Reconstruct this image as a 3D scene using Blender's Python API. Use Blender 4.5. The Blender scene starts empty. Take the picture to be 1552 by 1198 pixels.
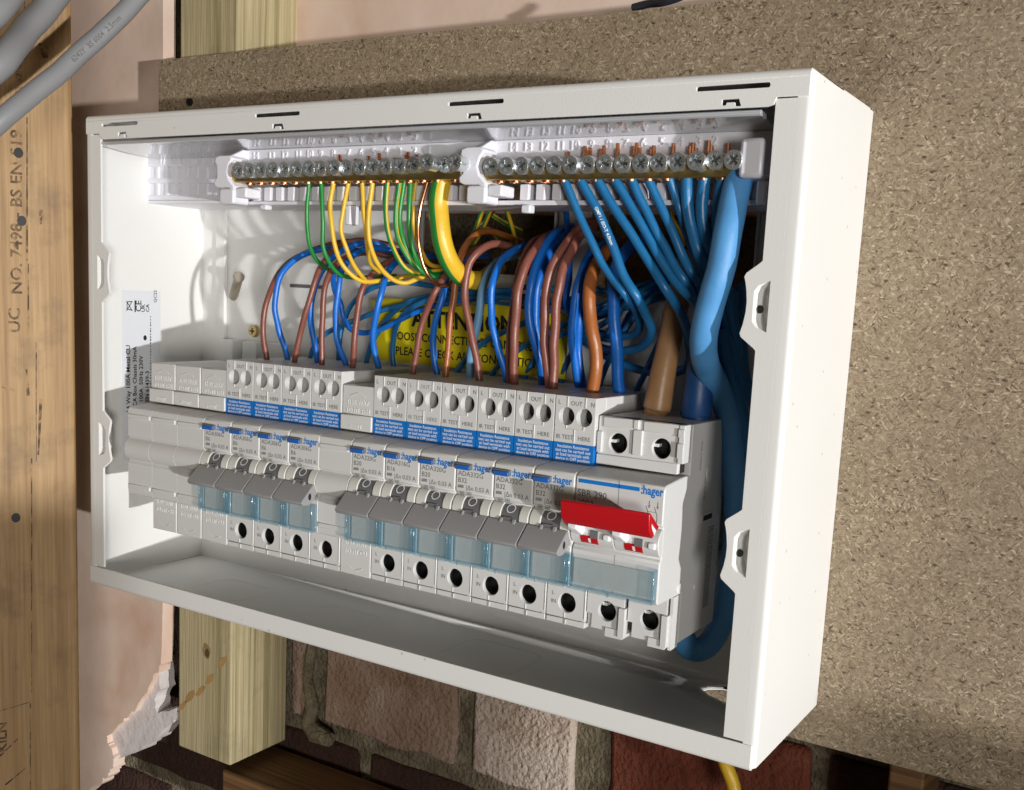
import bpy, bmesh, math, random
from mathutils import Vector, Matrix
from mathutils.geometry import tessellate_polygon
random.seed(7)
S = 0.001                      # everything below is written in millimetres
scene = bpy.context.scene
COL = scene.collection

# ------------------------------------------------------------------ camera
CAM = Vector((462.8199, -412.1306, 159.0936))
RR = Vector((0.848966, 0.526075, 0.050022))
UU = Vector((-0.119660, 0.099175, 0.987849))
FF = Vector((-0.514722, 0.844636, -0.147147))
FPX, PX, PY, IW = 1601.862, 788.558, 683.433, 1552.0
cd = bpy.data.cameras.new('camera')
cam = bpy.data.objects.new('camera', cd)
COL.objects.link(cam)
cam.matrix_world = Matrix(((RR.x, UU.x, -FF.x, CAM.x*S), (RR.y, UU.y, -FF.y, CAM.y*S),
                           (RR.z, UU.z, -FF.z, CAM.z*S), (0, 0, 0, 1)))
cd.sensor_width = 36.0
cd.lens = FPX/IW*36.0
cd.shift_x = -(PX-776.0)/IW
cd.shift_y = (PY-599.0)/IW
cd.clip_start = 0.01
cd.clip_end = 50.0
scene.camera = cam

# ------------------------------------------------------------------ world, lamps, exposure
world = bpy.data.worlds.new('World'); scene.world = world
world.use_nodes = True
bgn = world.node_tree.nodes['Background']
bgn.inputs[0].default_value = (1.0, 0.80, 0.56, 1)
bgn.inputs[1].default_value = 0.062
scene.view_settings.view_transform = 'Standard'
scene.view_settings.look = 'None'
scene.view_settings.exposure = 0.06
scene.view_settings.gamma = 1.0
def lamp(name, loc, power, rad, colr):
    l = bpy.data.lights.new(name, 'POINT'); l.energy = power; l.shadow_soft_size = rad; l.color = colr
    o = bpy.data.objects.new(name, l); o.location = [c*S for c in loc]; COL.objects.link(o); return o
lamp('work_light_head', (2680, -1150, -96), 146, 0.022, (1.0, 0.99, 0.975))
lamp('work_light_head', (2635, -1153, -95), 94, 0.022, (1.0, 0.99, 0.975))
fl = bpy.data.lights.new('room_bounce', 'AREA'); fl.energy = 13.5; fl.shape = 'DISK'; fl.size = 0.35; fl.color = (1.0, .965, .92)
fo = bpy.data.objects.new('room_bounce', fl); COL.objects.link(fo)
fo.location = (1.45, -1.40, .02); fo.rotation_euler = (Vector((.18, 0, .12))-Vector(fo.location)).to_track_quat('-Z', 'Y').to_euler()
scene.cycles.max_bounces = 8
scene.cycles.transparent_max_bounces = 16
scene.cycles.sample_clamp_indirect = 4.0
scene.cycles.use_denoising = True

# ------------------------------------------------------------------ helpers
def at(u, v, Y):               # the point at depth Y on the line of sight of photo pixel (u, v)
    d = RR*((u-PX)/FPX) + UU*(-(v-PY)/FPX) + FF
    t = (Y-CAM.y)/d.y
    return CAM + d*t
def pxr(p, rpx):               # radius in mm of something rpx photo pixels in radius standing at p
    return rpx*((p-CAM).dot(FF))/FPX

class MB:
    def __init__(s): s.v = []; s.f = []; s.m = []
    def add(s, vs, fs, mi=0):
        b = len(s.v); s.v += [tuple(q) for q in vs]
        for f in fs: s.f.append([b+i for i in f]); s.m.append(mi)
    def box(s, x0, x1, y0, y1, z0, z1, mi=0):
        s.add([(x0,y0,z0),(x1,y0,z0),(x1,y1,z0),(x0,y1,z0),(x0,y0,z1),(x1,y0,z1),(x1,y1,z1),(x0,y1,z1)],
              [(0,3,2,1),(4,5,6,7),(0,1,5,4),(1,2,6,5),(2,3,7,6),(3,0,4,7)], mi)
    def prism(s, poly, a0, a1, axis='x', holes=(), mi=0, fn=None):
        loops = [list(poly)] + [list(h) for h in holes]
        flat = [q for L in loops for q in L]; n = len(flat)
        P = {'x': lambda a, q: (a, q[0], q[1]), 'y': lambda a, q: (q[0], a, q[1]), 'z': lambda a, q: (q[0], q[1], a)}[axis]
        if fn: P = fn
        vs = [P(a0, q) for q in flat] + [P(a1, q) for q in flat]
        fs = []
        if holes: 
            for t in tessellate_polygon([[Vector((q[0], q[1], 0)) for q in L] for L in loops]):
                fs.append(tuple(t)); fs.append(tuple(n+i for i in reversed(t)))
        else:
            conv = True; k = len(poly); sg = 0
            for i in range(k):
                a, b, c = poly[i-1], poly[i], poly[(i+1) % k]
                cr = (b[0]-a[0])*(c[1]-b[1])-(b[1]-a[1])*(c[0]-b[0])
                if abs(cr) > 1e-9:
                    if sg == 0: sg = cr
                    elif sg*cr < 0: conv = False
            if conv: fs.append(tuple(range(n))); fs.append(tuple(n+i for i in reversed(range(n))))
            else:
                for t in tessellate_polygon([[Vector((q[0], q[1], 0)) for q in poly]]):
                    fs.append(tuple(t)); fs.append(tuple(n+i for i in reversed(t)))
        b = 0
        for L in loops:
            k = len(L)
            for i in range(k):
                j = (i+1) % k
                fs.append((b+i, b+j, n+b+j, n+b+i))
            b += k
        s.add(vs, fs, mi)
    def tube(s, pts, r, n=10, cap=True, mats=None, phase=0.0, twist=0.0):
        pts = [Vector(p) for p in pts]; K = len(pts)
        rs = r if isinstance(r, (list, tuple)) else [r]*K
        T = []
        for i in range(K):
            d = pts[min(i+1, K-1)] - pts[max(i-1, 0)]
            T.append(d.normalized())
        up = Vector((0, -1, 0))
        if abs(T[0].dot(up)) > .9: up = Vector((1, 0, 0))
        N = (up - T[0]*up.dot(T[0])).normalized()
        vs = []; ln = 0.0
        for i in range(K):
            if i:
                N = (N - T[i]*N.dot(T[i])).normalized(); ln += (pts[i]-pts[i-1]).length
            B = T[i].cross(N)
            for k in range(n):
                a = 2*math.pi*k/n + twist*ln
                vs.append(pts[i] + (N*math.cos(a) + B*math.sin(a))*rs[i])
        base = len(s.v); s.v += [tuple(q) for q in vs]
        for i in range(K-1):
            for k in range(n):
                j = (k+1) % n
                s.f.append([base+i*n+k, base+i*n+j, base+(i+1)*n+j, base+(i+1)*n+k])
                mi = 0
                if mats:
                    a = (k+.5)/n + phase
                    mi = 1 if (a % 1.0) < mats else 0
                s.m.append(mi)
        if cap:
            s.f.append([base+k for k in reversed(range(n))]); s.m.append(0)
            s.f.append([base+(K-1)*n+k for k in range(n)]); s.m.append(0)
    def cyl(s, p0, p1, r0, r1=None, n=16, mi=0):
        m0 = len(s.m); s.tube([p0, p1], [r0, r0 if r1 is None else r1], n)
        for i in range(m0, len(s.m)): s.m[i] = mi
    def each(s, name, mats, parent=None, loc=None, **kw):      # every separate island becomes a part of its own
        par = list(range(len(s.v)))
        def find(i):
            while par[i] != i: par[i] = par[par[i]]; i = par[i]
            return i
        for f in s.f:
            for q in f[1:]: par[find(q)] = find(f[0])
        groups = {}
        for f, m in zip(s.f, s.m): groups.setdefault(find(f[0]), []).append((f, m))
        out = []
        for g in groups.values():
            sub = MB(); mp = {}
            for f, m in g:
                for q in f:
                    if q not in mp: mp[q] = len(sub.v); sub.v.append(s.v[q])
                sub.f.append([mp[q] for q in f]); sub.m.append(m)
            out.append(sub.build(name, mats, parent, loc, **kw))
        return out
    def build(s, name, mats, parent=None, loc=None, bevel=0.0, segs=2, smooth=True, jitter=0.0):
        if not isinstance(mats, (list, tuple)): mats = [mats]
        me = bpy.data.meshes.new(name)
        o0 = Vector(loc) if loc is not None else Vector((0, 0, 0))
        me.from_pydata([((q[0]-o0.x)*S, (q[1]-o0.y)*S, (q[2]-o0.z)*S) for q in s.v], [], s.f)
        for m in mats: me.materials.append(m)
        me.polygons.foreach_set('material_index', s.m)
        bm = bmesh.new(); bm.from_mesh(me)
        bmesh.ops.recalc_face_normals(bm, faces=bm.faces)
        bm.to_mesh(me); bm.free()
        me.update()
        if smooth:
            me.polygons.foreach_set('use_smooth', [True]*len(me.polygons))
            me.set_sharp_from_angle(angle=math.radians(38))
        o = bpy.data.objects.new(name, me); COL.objects.link(o)
        if parent is not None: o.parent = parent
        elif loc is not None: o.location = o0*S
        if bevel:
            b = o.modifiers.new('bevel', 'BEVEL'); b.width = bevel*S; b.segments = segs
            b.limit_method = 'ANGLE'; b.angle_limit = math.radians(40); b.harden_normals = False
        return o

def tag(o, label=None, cat=None, group=None, kind=None):
    if label: o['label'] = label
    if cat: o['category'] = cat
    if group: o['group'] = group
    if kind: o['kind'] = kind
    return o
def thing(name, label, cat, loc=(0, 0, 0), group=None):
    o = bpy.data.objects.new(name, None); COL.objects.link(o)
    o.location = Vector(loc)*S; o.empty_display_size = .01
    return tag(o, label, cat, group)
def copy_tree(o, parent=None):
    c = o.copy(); COL.objects.link(c)
    if parent is not None: c.parent = parent
    for ch in list(o.children): copy_tree(ch, c)
    return c
def circ(cx, cy, r, n=20, rx=None):
    return [(cx+(rx or r)*math.cos(2*math.pi*i/n), cy+r*math.sin(2*math.pi*i/n)) for i in range(n)]
def rrect(x0, x1, y0, y1, r, n=4):
    out = []
    for cx, cy, a in ((x1-r, y1-r, 0), (x0+r, y1-r, 90), (x0+r, y0+r, 180), (x1-r, y0+r, 270)):
        for i in range(n+1):
            t = math.radians(a+90*i/n); out.append((cx+r*math.cos(t), cy+r*math.sin(t)))
    return out
def arc(cx, cy, r, a0, a1, n):
    return [(cx+r*math.cos(math.radians(a0+(a1-a0)*i/n)), cy+r*math.sin(math.radians(a0+(a1-a0)*i/n))) for i in range(n+1)]
def spline(P, k=6):
    P = [Vector(p) for p in P]; out = []
    for i in range(len(P)-1):
        p0 = P[i-1] if i else P[0]*2-P[1]
        p1, p2 = P[i], P[i+1]
        p3 = P[i+2] if i+2 < len(P) else P[-1]*2-P[-2]
        for j in range(k):
            t = j/k; t2 = t*t; t3 = t2*t
            out.append(.5*((2*p1)+(p2-p0)*t+(2*p0-5*p1+4*p2-p3)*t2+(3*p1-p0-3*p2+p3)*t3))
    out.append(P[-1]); return out
_tc = {}
def glyphs(txt, size, bold):
    key = (txt, size, bold)
    if key not in _tc:
        c = bpy.data.curves.new('lettering', 'FONT'); c.body = txt; c.size = size
        c.resolution_u = 2; c.offset = bold*size
        o = bpy.data.objects.new('lettering', c)
        m = bpy.data.meshes.new_from_object(o)
        vs = [(v.co.x, v.co.y) for v in m.vertices]; fs = [tuple(p.vertices) for p in m.polygons]
        w = max([v[0] for v in vs] or [0])
        bpy.data.objects.remove(o); bpy.data.curves.remove(c); bpy.data.meshes.remove(m)
        _tc[key] = (vs, fs, w)
    return _tc[key]
def text(mb, txt, size, fn, align='l', bold=0.0, squeeze=1.0, mi=0, depth=0):
    vs, fs, w = glyphs(txt, size, bold)
    off = {'l': 0, 'c': -w/2, 'r': -w}[align]
    mb.add([fn((x+off)*squeeze, y) for x, y in vs], fs, mi)
    if depth:
        n = len(vs)
        base = len(mb.v)
        mb.add([fn((x+off)*squeeze, y, depth) for x, y in vs], [], mi)
        edges = {}
        for f in fs:
            for i in range(len(f)):
                a, b = f[i], f[(i+1) % len(f)]
                edges[(a, b)] = 1
        for (a, b) in edges:
            if (b, a) not in edges:
                mb.f.append([base-n+a, base-n+b, base+b, base+a]); mb.m.append(mi)
def front(x, z, Y):            # flat print on a face looking towards -Y
    def fn(a, b, d=0): return (x+a, Y+d, z+b)
    return fn

# ------------------------------------------------------------------ materials
def newmat(name):
    m = bpy.data.materials.new(name); m.use_nodes = True
    nt = m.node_tree; return m, nt, nt.nodes, nt.links, nt.nodes['Principled BSDF']
def simple(name, colr, rough=.45, metal=0.0, var=0.04, nscale=60.0, bump=0.0, bscale=900.0, spec=.5, coat=0.0):
    m, nt, N, L, b = newmat(name)
    tc = N.new('ShaderNodeTexCoord')
    n1 = N.new('ShaderNodeTexNoise'); n1.inputs['Scale'].default_value = nscale; n1.inputs['Detail'].default_value = 5
    L.new(tc.outputs['Object'], n1.inputs['Vector'])
    mx = N.new('ShaderNodeMix'); mx.data_type = 'RGBA'
    mx.inputs['A'].default_value = (*[max(0, c*(1-var)) for c in colr], 1)
    mx.inputs['B'].default_value = (*[min(1, c*(1+var)) for c in colr], 1)
    L.new(n1.outputs['Fac'], mx.inputs['Factor']); L.new(mx.outputs['Result'], b.inputs['Base Color'])
    rr = N.new('ShaderNodeMapRange'); rr.inputs['To Min'].default_value = max(.02, rough-.06); rr.inputs['To Max'].default_value = min(1, rough+.06)
    L.new(n1.outputs['Fac'], rr.inputs['Value']); L.new(rr.outputs['Result'], b.inputs['Roughness'])
    b.inputs['Metallic'].default_value = metal
    b.inputs['Specular IOR Level'].default_value = spec
    b.inputs['Coat Weight'].default_value = coat
    if bump:
        n2 = N.new('ShaderNodeTexNoise'); n2.inputs['Scale'].default_value = bscale; n2.inputs['Detail'].default_value = 3
        L.new(tc.outputs['Object'], n2.inputs['Vector'])
        bp = N.new('ShaderNodeBump'); bp.inputs['Strength'].default_value = bump; bp.inputs['Distance'].default_value = .0004
        L.new(n2.outputs['Fac'], bp.inputs['Height']); L.new(bp.outputs['Normal'], b.inputs['Normal'])
    return m
M = {}
M['enamel'] = simple('white_enamel', (.80, .80, .78), .50, var=.025, nscale=14, bump=.14, bscale=1300)
def specks(m):
    nt = m.node_tree; N, L = nt.nodes, nt.links; b = N['Principled BSDF']
    src = b.inputs['Base Color'].links[0].from_socket
    tc = N.new('ShaderNodeTexCoord'); vo = N.new('ShaderNodeTexVoronoi'); vo.inputs['Scale'].default_value = 105
    L.new(tc.outputs['Object'], vo.inputs['Vector'])
    rp = N.new('ShaderNodeMapRange'); rp.inputs['From Min'].default_value = .035; rp.inputs['From Max'].default_value = .075; rp.inputs['To Min'].default_value = .5; rp.inputs['To Max'].default_value = 0
    L.new(vo.outputs['Distance'], rp.inputs['Value'])
    sp = N.new('ShaderNodeSeparateColor'); L.new(vo.outputs['Color'], sp.inputs[0])
    gt = N.new('ShaderNodeMath'); gt.operation = 'GREATER_THAN'; gt.inputs[1].default_value = .66; L.new(sp.outputs[0], gt.inputs[0])
    mu = N.new('ShaderNodeMath'); mu.operation = 'MULTIPLY'; L.new(gt.outputs[0], mu.inputs[0]); L.new(rp.outputs[0], mu.inputs[1])
    mx = N.new('ShaderNodeMix'); mx.data_type = 'RGBA'; L.new(mu.outputs[0], mx.inputs['Factor']); L.new(src, mx.inputs['A']); mx.inputs['B'].default_value = (.22, .19, .15, 1)
    L.new(mx.outputs['Result'], b.inputs['Base Color'])
specks(M['enamel'])
M['module'] = simple('module_plastic', (.67, .67, .66), .42, var=.02, bump=.10, bscale=3000)
M['collar'] = simple('collar_plastic', (.68, .675, .63), .42, var=.02)
M['nylon'] = simple('white_nylon', (.80, .80, .86), .32, var=.01)
M['shelf'] = simple('glossy_shelf_plastic', (.44, .45, .48), .10, var=.01, spec=1.0, coat=.6)
M['toggle'] = simple('grey_toggle_plastic', (.30, .30, .305), .5, var=.04, bump=.12, bscale=2600)
M['drum'] = simple('dark_grey_plastic', (.15, .15, .155), .5, var=.04)
M['red'] = simple('red_plastic', (.52, .008, .014), .36, var=.06, bump=.06, bscale=2500)
M['blueprint'] = simple('blue_print', (.005, .17, .56), .5, var=.05)
M['brandblue'] = simple('brand_blue_ink', (.003, .19, .60), .5, var=.02)
M['testblue'] = simple('blue_button_plastic', (.02, .13, .50), .35, var=.05)
M['ink'] = simple('grey_ink', (.13, .13, .13), .7, var=.1)
M['fade'] = simple('pale_grey_ink', (.27, .27, .265), .7, var=.1)
M['black'] = simple('black_ink', (.012, .012, .012), .6, var=.1)
M['dark'] = simple('black_metal_hole_shade', (.018, .018, .018), .4, metal=.3, var=.2)  # black screw metal, also gives terminal holes their shade by colour
M['white'] = simple('white_print', (.82, .84, .86), .5, var=.02)
M['paper'] = simple('white_paper_label', (.70, .72, .76), .4, var=.015)
M['yellowlabel'] = simple('yellow_label_vinyl', (.84, .70, .01), .32, var=.05)
M['zinc'] = simple('zinc_plated_steel', (.80, .85, .87), .30, metal=.88, var=.10, nscale=500, bump=.25, bscale=1800)
M['zincdark'] = simple('dark_recess_steel', (.16, .17, .175), .35, metal=.7, var=.15)
M['brass'] = simple('brass', (.50, .38, .16), .36, metal=1, var=.14, nscale=250, bump=.1)
M['copper'] = simple('bare_copper', (.80, .36, .20), .26, metal=1, var=.10, nscale=400)
M['yscrew'] = simple('yellow_passivated_screw', (.52, .40, .17), .38, metal=.9, var=.15)
def pvc(name, c, rough=.36): return simple(name, c, rough, var=.13, nscale=170, bump=.22, bscale=520)
M['brown'] = pvc('brown_pvc', (.235, .078, .055))
M['orange'] = pvc('orange_brown_pvc', (.36, .115, .028))
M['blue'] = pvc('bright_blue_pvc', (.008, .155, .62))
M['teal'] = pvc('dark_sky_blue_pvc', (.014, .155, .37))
M['pale'] = pvc('pale_blue_pvc', (.17, .38, .62), .5)
M['tail'] = pvc('light_blue_pvc', (.09, .32, .66), .5)
M['navy'] = pvc('navy_tape', (.008, .06, .20), .45)
M['yellow'] = pvc('yellow_pvc', (.80, .50, .035))
M['green'] = pvc('green_pvc', (.02, .25, .045))
M['tan'] = pvc('tan_brown_sleeve', (.40, .22, .10), .4)
M['grey'] = simple('grey_cable_sheath', (.235, .24, .25), .5, var=.06, nscale=40, bump=.06)
M['blacksheath'] = simple('dark_cable_sheath', (.03, .035, .05), .5)
def clear_mat(name='clear_window_plastic', tint=(.955, .975, .98, 1), lo=.02, hi=.08):
    m, nt, N, L, b = newmat(name)
    N.remove(b); out = [n for n in N if n.type == 'OUTPUT_MATERIAL'][0]
    tr = N.new('ShaderNodeBsdfTransparent'); tr.inputs[0].default_value = tint
    gl = N.new('ShaderNodeBsdfGlossy'); gl.inputs['Roughness'].default_value = .06; gl.inputs[0].default_value = (.95, .98, 1, 1)
    df = N.new('ShaderNodeBsdfDiffuse'); df.inputs[0].default_value = (.33, .45, .51, 1)
    no = N.new('ShaderNodeTexNoise'); no.inputs['Scale'].default_value = 260; no.inputs['Detail'].default_value = 6
    tc = N.new('ShaderNodeTexCoord'); L.new(tc.outputs['Object'], no.inputs[0])
    rp = N.new('ShaderNodeMapRange'); rp.inputs['From Min'].default_value = .5; rp.inputs['From Max'].default_value = .8
    rp.inputs['To Min'].default_value = lo; rp.inputs['To Max'].default_value = hi
    L.new(no.outputs['Fac'], rp.inputs['Value'])
    m1 = N.new('ShaderNodeMixShader'); L.new(rp.outputs['Result'], m1.inputs[0]); L.new(tr.outputs[0], m1.inputs[1]); L.new(df.outputs[0], m1.inputs[2])
    m2 = N.new('ShaderNodeMixShader'); m2.inputs[0].default_value = .045; L.new(m1.outputs[0], m2.inputs[1]); L.new(gl.outputs[0], m2.inputs[2])
    L.new(m2.outputs[0], out.inputs[0]); return m
M['clear'] = clear_mat()
M['edge'] = clear_mat('blue_window_edge', (.82, .91, .95, 1), .06, .16)
M['card'] = simple('grey_label_card', (.50, .53, .53), .6, var=.05, nscale=200)
def ramp(N, stops, interp='LINEAR'):
    r = N.new('ShaderNodeValToRGB'); e = r.color_ramp.elements; r.color_ramp.interpolation = interp
    while len(e) < len(stops): e.new(.5)
    for i, (p, c) in enumerate(stops): e[i].position = p; e[i].color = (*c, 1)
    return r
def chip_mat():
    m, nt, N, L, b = newmat('particle_board_chips')
    tc = N.new('ShaderNodeTexCoord')
    wn = N.new('ShaderNodeTexNoise'); wn.inputs['Scale'].default_value = 160; wn.inputs['Detail'].default_value = 2
    L.new(tc.outputs['Object'], wn.inputs['Vector'])
    wv = N.new('ShaderNodeVectorMath'); wv.operation = 'MULTIPLY_ADD'
    wv.inputs[1].default_value = (.0016, .0016, .0016); L.new(wn.outputs['Color'], wv.inputs[0]); L.new(tc.outputs['Object'], wv.inputs[2])
    last = None; hts = []
    stops = [(0, (0.066, 0.048, 0.032)), (.10, (0.169, 0.128, 0.085)), (.3, (0.237, 0.189, 0.132)), (.65, (0.286, 0.234, 0.167)), (.9, (0.368, 0.308, 0.224)), (1, (0.521, 0.457, 0.353))]
    for k, (ang, sx, sy, thr) in enumerate(((20, 900, 1500, None), (80, 800, 1600, .5), (-40, 850, 1800, .5), (125, 620, 1700, .6), (50, 560, 1900, .70), (0, 520, 1700, .78))):
        mq = N.new('ShaderNodeMapping'); mq.inputs['Rotation'].default_value = (0, math.radians(ang), 0)
        L.new(wv.outputs[0], mq.inputs[0])
        mp = N.new('ShaderNodeMapping')
        mp.inputs['Scale'].default_value = (sx, 300, sy); mp.inputs['Location'].default_value = (k*1.7, 0, k*3.1)
        L.new(mq.outputs[0], mp.inputs[0])
        vo = N.new('ShaderNodeTexVoronoi'); vo.inputs['Scale'].default_value = 1.0; vo.inputs['Randomness'].default_value = 1.0
        L.new(mp.outputs[0], vo.inputs['Vector'])
        sp = N.new('ShaderNodeSeparateColor'); L.new(vo.outputs['Color'], sp.inputs[0])
        rp = ramp(N, stops); L.new(sp.outputs[0], rp.inputs[0])
        if last is None: last = rp.outputs[0]
        else:
            st = N.new('ShaderNodeMath'); st.operation = 'GREATER_THAN'; st.inputs[1].default_value = thr
            L.new(sp.outputs[1], st.inputs[0])
            mx = N.new('ShaderNodeMix'); mx.data_type = 'RGBA'
            L.new(st.outputs[0], mx.inputs['Factor']); L.new(last, mx.inputs['A']); L.new(rp.outputs[0], mx.inputs['B']); last = mx.outputs['Result']
        hts.append(sp.outputs[2])
    big = N.new('ShaderNodeTexNoise'); big.inputs['Scale'].default_value = 14; big.inputs['Detail'].default_value = 4
    L.new(tc.outputs['Object'], big.inputs['Vector'])
    br = ramp(N, [(.3, (.90, .85, .78)), (.7, (1.10, 1.05, .98))]); L.new(big.outputs['Fac'], br.inputs[0])
    fn = N.new('ShaderNodeTexNoise'); fn.inputs['Scale'].default_value = 620; fn.inputs['Detail'].default_value = 4; fn.inputs['Roughness'].default_value = .7
    L.new(tc.outputs['Object'], fn.inputs['Vector'])
    fr = ramp(N, [(.32, (0.094, 0.070, 0.048)), (.45, (0.237, 0.189, 0.133)), (.56, (0.296, 0.244, 0.176)), (.68, (0.481, 0.417, 0.313))]); L.new(fn.outputs['Fac'], fr.inputs[0])
    rg = N.new('ShaderNodeTexNoise'); rg.inputs['Scale'].default_value = 45; rg.inputs['Detail'].default_value = 3; L.new(tc.outputs['Object'], rg.inputs['Vector'])
    rm = N.new('ShaderNodeMapRange'); rm.inputs['From Min'].default_value = .35; rm.inputs['From Max'].default_value = .65; rm.inputs['To Min'].default_value = .05; rm.inputs['To Max'].default_value = .38
    L.new(rg.outputs['Fac'], rm.inputs['Value'])
    mf = N.new('ShaderNodeMix'); mf.data_type = 'RGBA'; L.new(rm.outputs['Result'], mf.inputs['Factor']); L.new(last, mf.inputs['A']); L.new(fr.outputs[0], mf.inputs['B']); last = mf.outputs['Result']
    for sc_, th_, col_ in ((210, .80, (.055, .038, .024, 1)), (320, .84, (.56, .49, .36, 1))):
        ms_ = N.new('ShaderNodeMapping'); ms_.inputs['Scale'].default_value = (1, 1, 1.7); ms_.inputs['Rotation'].default_value = (0, sc_*.01, 0); L.new(tc.outputs['Object'], ms_.inputs[0])
        vs_ = N.new('ShaderNodeTexVoronoi'); vs_.inputs['Scale'].default_value = sc_; L.new(ms_.outputs[0], vs_.inputs['Vector'])
        ss_ = N.new('ShaderNodeSeparateColor'); L.new(vs_.outputs['Color'], ss_.inputs[0])
        g1 = N.new('ShaderNodeMath'); g1.operation = 'GREATER_THAN'; g1.inputs[1].default_value = th_; L.new(ss_.outputs[0], g1.inputs[0])
        g2 = N.new('ShaderNodeMapRange'); g2.inputs['From Min'].default_value = .14; g2.inputs['From Max'].default_value = .22; g2.inputs['To Min'].default_value = .85; g2.inputs['To Max'].default_value = 0; L.new(vs_.outputs['Distance'], g2.inputs['Value'])
        g3 = N.new('ShaderNodeMath'); g3.operation = 'MULTIPLY'; L.new(g1.outputs[0], g3.inputs[0]); L.new(g2.outputs[0], g3.inputs[1])
        mk = N.new('ShaderNodeMix'); mk.data_type = 'RGBA'; L.new(g3.outputs[0], mk.inputs['Factor']); L.new(last, mk.inputs['A']); mk.inputs['B'].default_value = col_; last = mk.outputs['Result']
    mm = N.new('ShaderNodeMix'); mm.data_type = 'RGBA'; mm.blend_type = 'MULTIPLY'; mm.inputs['Factor'].default_value = 1
    L.new(last, mm.inputs['A']); L.new(br.outputs[0], mm.inputs['B']); L.new(mm.outputs['Result'], b.inputs['Base Color'])
    b.inputs['Roughness'].default_value = .72
    ad = N.new('ShaderNodeMath'); ad.operation = 'ADD'; L.new(hts[1], ad.inputs[0]); L.new(hts[3], ad.inputs[1])
    bp = N.new('ShaderNodeBump'); bp.inputs['Strength'].default_value = .35; bp.inputs['Distance'].default_value = .0004
    L.new(ad.outputs[0], bp.inputs['Height']); L.new(bp.outputs[0], b.inputs['Normal'])
    return m
M['chip'] = chip_mat()
def wood_mat(name, c0, c1, c2, ring=200.0, center=(0, .03, 0), rough=.6, knots=(), smudge=.35, axis='z'):
    # growth rings about an axis parallel to Z, so faces and sides show grain as sawn wood does
    m, nt, N, L, b = newmat(name)
    tc = N.new('ShaderNodeTexCoord')
    mp = N.new('ShaderNodeMapping'); mp.inputs['Location'].default_value = center; mp.inputs['Scale'].default_value = (1, 1, .035)
    rt = N.new('ShaderNodeMapping'); rt.inputs['Rotation'].default_value = (0, math.radians(90) if axis == 'x' else 0, 0)
    L.new(tc.outputs['Object'], rt.inputs[0])
    L.new(rt.outputs[0], mp.inputs[0])
    wn = N.new('ShaderNodeTexNoise'); wn.inputs['Scale'].default_value = 26; wn.inputs['Detail'].default_value = 3
    L.new(mp.outputs[0], wn.inputs['Vector'])
    va = N.new('ShaderNodeVectorMath'); va.operation = 'MULTIPLY_ADD'; va.inputs[1].default_value = (.010, .010, 0)
    L.new(wn.outputs['Color'], va.inputs[0]); L.new(mp.outputs[0], va.inputs[2])
    fl2 = N.new('ShaderNodeVectorMath'); fl2.operation = 'MULTIPLY'; fl2.inputs[1].default_value = (1, 1, 0); L.new(va.outputs[0], fl2.inputs[0])
    le = N.new('ShaderNodeVectorMath'); le.operation = 'LENGTH'; L.new(fl2.outputs[0], le.inputs[0])
    wa = N.new('ShaderNodeTexNoise'); wa.noise_dimensions = '1D'; wa.inputs['Scale'].default_value = ring; wa.inputs['Detail'].default_value = 2.5; wa.inputs['Roughness'].default_value = .6
    L.new(le.outputs['Value'], wa.inputs['W'])
    rp = ramp(N, [(.28, c2), (.5, c1), (.68, c0)]); L.new(wa.outputs['Fac'], rp.inputs[0])
    fi = N.new('ShaderNodeTexNoise'); fi.inputs['Scale'].default_value = 1.0; fi.inputs['Detail'].default_value = 5
    mp2 = N.new('ShaderNodeMapping'); mp2.inputs['Scale'].default_value = (700, 700, 22); L.new(rt.outputs[0], mp2.inputs[0]); L.new(mp2.outputs[0], fi.inputs['Vector'])
    fr = ramp(N, [(.3, (.80, .78, .74)), (.7, (1.1, 1.08, 1.05))]); L.new(fi.outputs['Fac'], fr.inputs[0])
    mm = N.new('ShaderNodeMix'); mm.data_type = 'RGBA'; mm.blend_type = 'MULTIPLY'; mm.inputs['Factor'].default_value = 1
    L.new(rp.outputs[0], mm.inputs['A']); L.new(fr.outputs[0], mm.inputs['B'])
    sm = N.new('ShaderNodeTexNoise'); sm.inputs['Scale'].default_value = 30; sm.inputs['Detail'].default_value = 9; sm.inputs['Roughness'].default_value = .65
    L.new(tc.outputs['Object'], sm.inputs['Vector'])
    sr = ramp(N, [(.52, (1, 1, 1)), (.78, (1-smudge, 1-smudge, 1-smudge*.95))]); L.new(sm.outputs['Fac'], sr.inputs[0])
    m3 = N.new('ShaderNodeMix'); m3.data_type = 'RGBA'; m3.blend_type = 'MULTIPLY'; m3.inputs['Factor'].default_value = 1
    L.new(mm.outputs['Result'], m3.inputs['A']); L.new(sr.outputs[0], m3.inputs['B'])
    L.new(m3.outputs['Result'], b.inputs['Base Color'])
    b.inputs['Roughness'].default_value = rough
    bp = N.new('ShaderNodeBump'); bp.inputs['Strength'].default_value = .6; bp.inputs['Distance'].default_value = .0007
    L.new(fi.outputs['Fac'], bp.inputs['Height']); L.new(bp.outputs[0], b.inputs['Normal'])
    return m
M['batten'] = wood_mat('treated_pine', (.51, .44, .27), (.46, .395, .235), (.29, .25, .12), ring=260, center=(.02, -.13, 0))
M['stud'] = wood_mat('old_stud_timber', (.46, .30, .145), (.43, .275, .13), (.36, .22, .10), ring=150, center=(.22, .10, 0), smudge=.5)
M['rail'] = wood_mat('dark_rail_timber', (.22, .12, .05), (.18, .095, .04), (.12, .06, .025), ring=260, center=(0, .05, .03), axis='x')
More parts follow.
